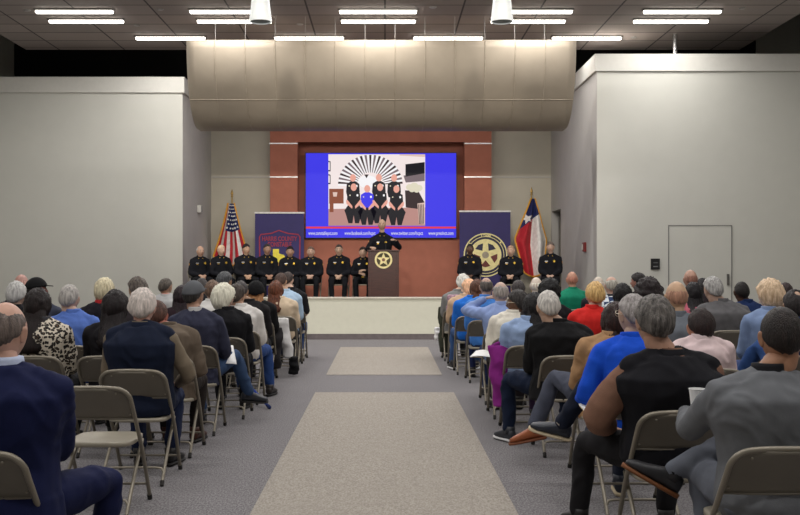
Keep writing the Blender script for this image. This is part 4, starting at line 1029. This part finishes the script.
# the arm patches of small things people hold or have beside them
m_paper = mat('white_paper', (232, 232, 232), .7, 0, .02)
def paper(px, py, d, ang, lab, w=.2, h=.27, tilt=.6, col=None, pg='page'):
    x, z = wx(px, d), wz(py, d)
    t = empty('program_sheet', (x, d, z)); tag(t, lab, 'paper'); t.rotation_euler = (tilt, 0, ang)
    bm = bmesh.new(); n = 6
    rows = [[bm.verts.new((w*(i/n-.5), h*(j/n-.5), .012*math.sin(i/n*PI)+.0008)) for i in range(n+1)] for j in range(n+1)]
    for r0, r1 in zip(rows, rows[1:]):
        for i in range(n): bm.faces.new((r0[i], r0[i+1], r1[i+1], r1[i]))
    o = obj('page', bm, col or m_paper, t, True); s = o.modifiers.new('s', 'SOLIDIFY'); s.thickness = .002
    bm = bmesh.new(); box(bm, -w/2, 0, -h/2+.01, h/2-.01, -.006, -.003); obj('back_page', bm, mat('cream_paper', (214, 196, 156), .7), t)
paper(224, 355, 8.98, .3, 'white sheet held on the lap of the man in the grey cap')
paper(484, 354, 9.6, -.3, 'cream folder on the lap of the woman in the white sweater', .22, .3, .12)
paper(598, 413, 5.95, .4, 'white sheet on the lap of the man in the bright blue jacket', .16, .2, .5)
t = empty('paper_cup', (wx(697, 4.55), 4.55, wz(401, 4.55))); tag(t, 'white paper cup held by the man in the grey pullover', 'cup')
bm = bmesh.new(); loft(bm, [((0, 0, z), (r, 0, 0), (0, r, 0)) for z, r in ((-.03, .026), (.055, .036))], 20, cap=False); loft(bm, [((0, 0, -.03), (.026, 0, 0), (0, .026, 0)), ((0, 0, -.026), (.027, 0, 0), (0, .027, 0))], 20)
o = obj('cup_wall', bm, m_paper, t, True)
bm = bmesh.new(); tube(bm, [(.037*math.cos(a*PI/10), .037*math.sin(a*PI/10), .056) for a in range(21)], .002, 6, False); obj('rim', bm, m_paper, t)

def drape(name, x, y, ztop, zbot, w0, w1, dep, m, lab, cat, seed, rot=0, back=None, dx=0):
    t = empty(name, (x, y, 0), rot); tag(t, lab, cat)
    bm = bmesh.new(); rings = []; n = 9
    for i in range(n):
        f = i/(n-1); z = ztop+(zbot-ztop)*f; a = (w0+(w1-w0)*f)*(1+.05*math.sin(i*2.1+seed)); b = dep*(.7+.35*math.sin(f*PI)+.05*math.sin(i*1.7+seed))
        rings.append(((dx*f+.01*math.sin(i*1.3+seed), .015*math.cos(i*1.9+seed), z), (a, 0, 0), (0, b, 0)))
    loft(bm, rings, 18, 2.2)
    me = remesh(bm, .014, 2, .005, 9, seed); link('folds', me, m, t)
    if back:
        bm = bmesh.new(); tube(bm, [(-w0*.7, 0, ztop-.01), (0, .01, ztop+.018), (w0*.7, 0, ztop-.01)], .02, 8, True, 3); obj('collar', bm, back, t, True)
    return t
drape('draped_coat', wx(446, 15.4), 15.30, .80, .10, .13, .11, .09, cloth((52, 54, 44)), 'dark olive coat hanging off the aisle chair nearest the stage on the right', 'coat', 3, .2, cloth((40, 42, 36)))
drape('plastic_bag', wx(438, 15.6), 15.7, .46, .26, .055, .05, .05, mat('white_bag', (214, 214, 216), .5), 'small white bag hanging beside the dark olive coat', 'bag', 9)
drape('patterned_scarf', wx(456, 14.3), 14.42, 1.02, .66, .12, .13, .09, mat('mauve_pattern', (112, 72, 96), .8, 0, .5, 30, rgb2=(176, 150, 160)), 'mauve patterned scarf heaped on the right block aisle side, above the olive coat', 'scarf', 5)
drape('purple_coat', wx(503, 8.6), 8.75, .76, .22, .12, .07, .08, cloth((136, 42, 130)), 'bright purple coat hanging beside the chair of the long black-haired woman', 'coat', 6, .3, cloth((120, 36, 116)))
drape('white_coat', wx(281, 13.0), 13.0, .76, .24, .09, .06, .09, dx=.12, m= cloth((206, 204, 202)), lab='white coat draped beside the auburn-haired woman', cat='coat', seed=7, rot=-.3)
drape('black_bag', wx(294, 12.9), 12.9, .26, .03, .05, .07, .07, cloth((20, 20, 22)), 'black bag standing in the aisle below the white coat', 'bag', 8)
drape('dark_coat', wx(270, 12.3), 12.62, .66, .14, .13, .10, .10, cloth((38, 36, 38)), 'dark coat hanging from the chair of the woman in the knit hat', 'coat', 11)
# folded umbrella on the floor
t = empty('folded_umbrella', (wx(262, 10.2), 10.2, 0)); tag(t, 'dark blue folded umbrella sticking out from under the white-haired woman into the aisle', 'umbrella')
x0, d0 = wx(253, 10.3), 10.3
bm = bmesh.new(); tube(bm, [(-.13, .15, .17), (-.02, .02, .09), (.07, -.12, .035)], [.016, .02, .012], 10, True, 3); obj('canopy', bm, cloth((40, 66, 150)), t, True)
bm = bmesh.new(); tube(bm, [(.07, -.12, .035), (.095, -.155, .018)], [.018, .02], 10); obj('tip', bm, cloth((30, 44, 92)), t)

# ------------------------------------------------------------------ officers on the stage
UNI = (20, 21, 27)
m_pin = mat('gold_pin', (230, 190, 70), .3, .6); m_silver = mat('silver_pin', (220, 220, 225), .3, .6); m_patch = mat('shoulder_patch', (190, 96, 50), .7, rgb2=(220, 190, 110), var=0, scale=60)
def officer(px, yt, d, lab, turn=0, stand=False, chairg=True, scale=1, tx=None, **k):
    s = F/d; X = (px-VX)/s; zt = (H-(yt-VY)/s-STZ)/scale
    k.setdefault('hands', ((-.062, .26, .63), (.062, .25, .63)))
    k.setdefault('look', (0, 0, 0)); k['sw'] = k.get('sw', 1)*.98; k['g'] = k.get('g', 1)
    if not stand: k.setdefault('epole', ((-.8, -.4, -.7), (.8, -.4, -.7))); k.setdefault('feet', (((-.13, .42), None), ((.13, .42), None)))
    r, I = person(X, d, lab, 'person', Z0=STZ+(.0), rz=PI+turn, scale=scale, ztop=zt, top=UNI, pants=(16, 17, 22), near=0 if not stand else 1, group='uniformed officers on the stage', stand=stand, collar=UNI, shoes=(14, 14, 15), wr=.6, **k)
    T = I['T']
    bm = bmesh.new()
    def onchest(x, z, y=.125): return T((x, y, z))
    c = onchest(-.085, .40)
    prism(bm, star_pts(c.x, c.z, .030, .016, 6), c.y-.004, c.y+.008); obj('badge', bm, m_pin, r)
    c = onchest(.085, .40); bm = bmesh.new(); box(bm, c.x-.032, c.x+.032, c.y-.006, c.y+.006, c.z-.007, c.z+.007); obj('name_plate', bm, m_silver, r)
    c = onchest(.085, .375); bm = bmesh.new(); box(bm, c.x-.02, c.x+.02, c.y-.006, c.y+.008, c.z-.008, c.z+.004); obj('ribbon_bar', bm, m_pin, r)
    for s_ in (-1, 1):
        sh, e = I['sh'][0 if s_ < 0 else 1], I['el'][0 if s_ < 0 else 1]
        p = sh.lerp(e, .28)+V((s_*.062, .012, 0)); bm = bmesh.new(); ellipsoid(bm, p, .008, .026, .032, 10, 8); obj('shoulder_patch', bm, m_patch, r)
        bm = bmesh.new(); ellipsoid(bm, onchest(s_*.045, .515, .075), .010, .006, .010, 8, 6); obj('collar_pin', bm, m_pin, r)
    bm = bmesh.new(); pz = .89 if stand else .53
    g = k.get('g', 1)
    loft(bm, [((0, -.012, pz+.045), (.190*g, 0, 0), (0, .146*g, 0)), ((0, -.012, pz+.085), (.188*g, 0, 0), (0, .144*g, 0))], 24, 2.3, False); obj('duty_belt', bm, mat('black_leather', (18, 17, 18), .35), r)
    bm = bmesh.new(); yb = -.012+.146*g; box(bm, -.025, .025, yb-.004, yb+.006, pz+.05, pz+.082, .003); obj('belt_buckle', bm, m_pin, r)
    if not stand: chair(X, d-.0, 'folding chair under the '+lab, 'folding chairs on the stage', STZ, scale, PI+turn)
    return r, I
OD = 21.6
officer(200, 245, OD, 'bald older officer in black uniform, leftmost on the stage', turn=.4, sw=.94, hs='balding', hc=(176, 170, 164), sk=(206, 150, 128), g=1.05, look=(.2, 0, 0))
officer(221, 244, OD, 'officer with pale cropped hair, second from the left', turn=.4, sw=.92, g=.95, hs='buzz', hc=(200, 170, 140), sk=(222, 164, 142), look=(.3, 0, 0))
officer(246, 243, OD, 'dark-haired stocky officer in front of the american flag', turn=.3, hs='short', hc=(34, 26, 26), sk=(206, 150, 124), g=1.2, sw=1.1, look=(.3, 0, 0))
officer(267, 243, OD, 'officer in front of the left half of the left banner', turn=.3, hs='buzz', hc=(46, 36, 34), sk=(180, 126, 104), look=(.2, 0, 0))
officer(290, 245.5, OD, 'dark-haired officer in front of the right half of the left banner', turn=.1, hs='short', hc=(30, 24, 24), sk=(190, 136, 112), g=1.08)
officer(311, 245.5, OD, 'broad officer with a pale face just right of the left banner', turn=0, hs='buzz', hc=(110, 86, 72), sk=(214, 158, 138), g=1.2, sw=1.1)
officer(339, 243.5, OD, 'officer with glasses sitting below the screen', turn=0, hs='buzz', hc=(60, 50, 46), sk=(206, 154, 132), glasses=True, g=1.1, sw=1.05)
officer(363, 246, OD, 'woman officer with tied-back hair sitting next to the lectern', turn=0, hs='short', hc=(50, 34, 30), sk=(214, 160, 138), g=.92, sw=.88, hands=((-.05, .25, .74), (.07, .25, .68)))
officer(470, 243, OD, 'officer in front of the gold badge banner', turn=-.15, hs='buzz', hc=(26, 22, 22), sk=(104, 68, 54), g=1.12, sw=1.08)
officer(511, 244.5, OD, 'officer between the badge banner and the lone star flag', turn=-.2, hs='buzz', hc=(150, 120, 100), sk=(214, 158, 136), g=1.12, sw=1.08, look=(-.2, 0, 0))
officer(550.5, 241, OD, 'grey-haired officer rightmost on the stage beside the lone star flag', turn=-.2, hs='short', hc=(116, 104, 96), sk=(214, 160, 140), g=1.12, sw=1.08)
officer(382, 219, LD+.50, 'officer standing and speaking behind the lectern', stand=True, hs='bald', hc=(180, 140, 124), sk=(204, 152, 130), g=1.15, sw=1.1, scale=1, lean=.05, tx=382,
        hands=((-.30, .28, 1.38), (.24, .36, 1.23)), epole=((-.8, -.4, -1), (.8, -.4, -1)), look=(-.05, 0, 0))
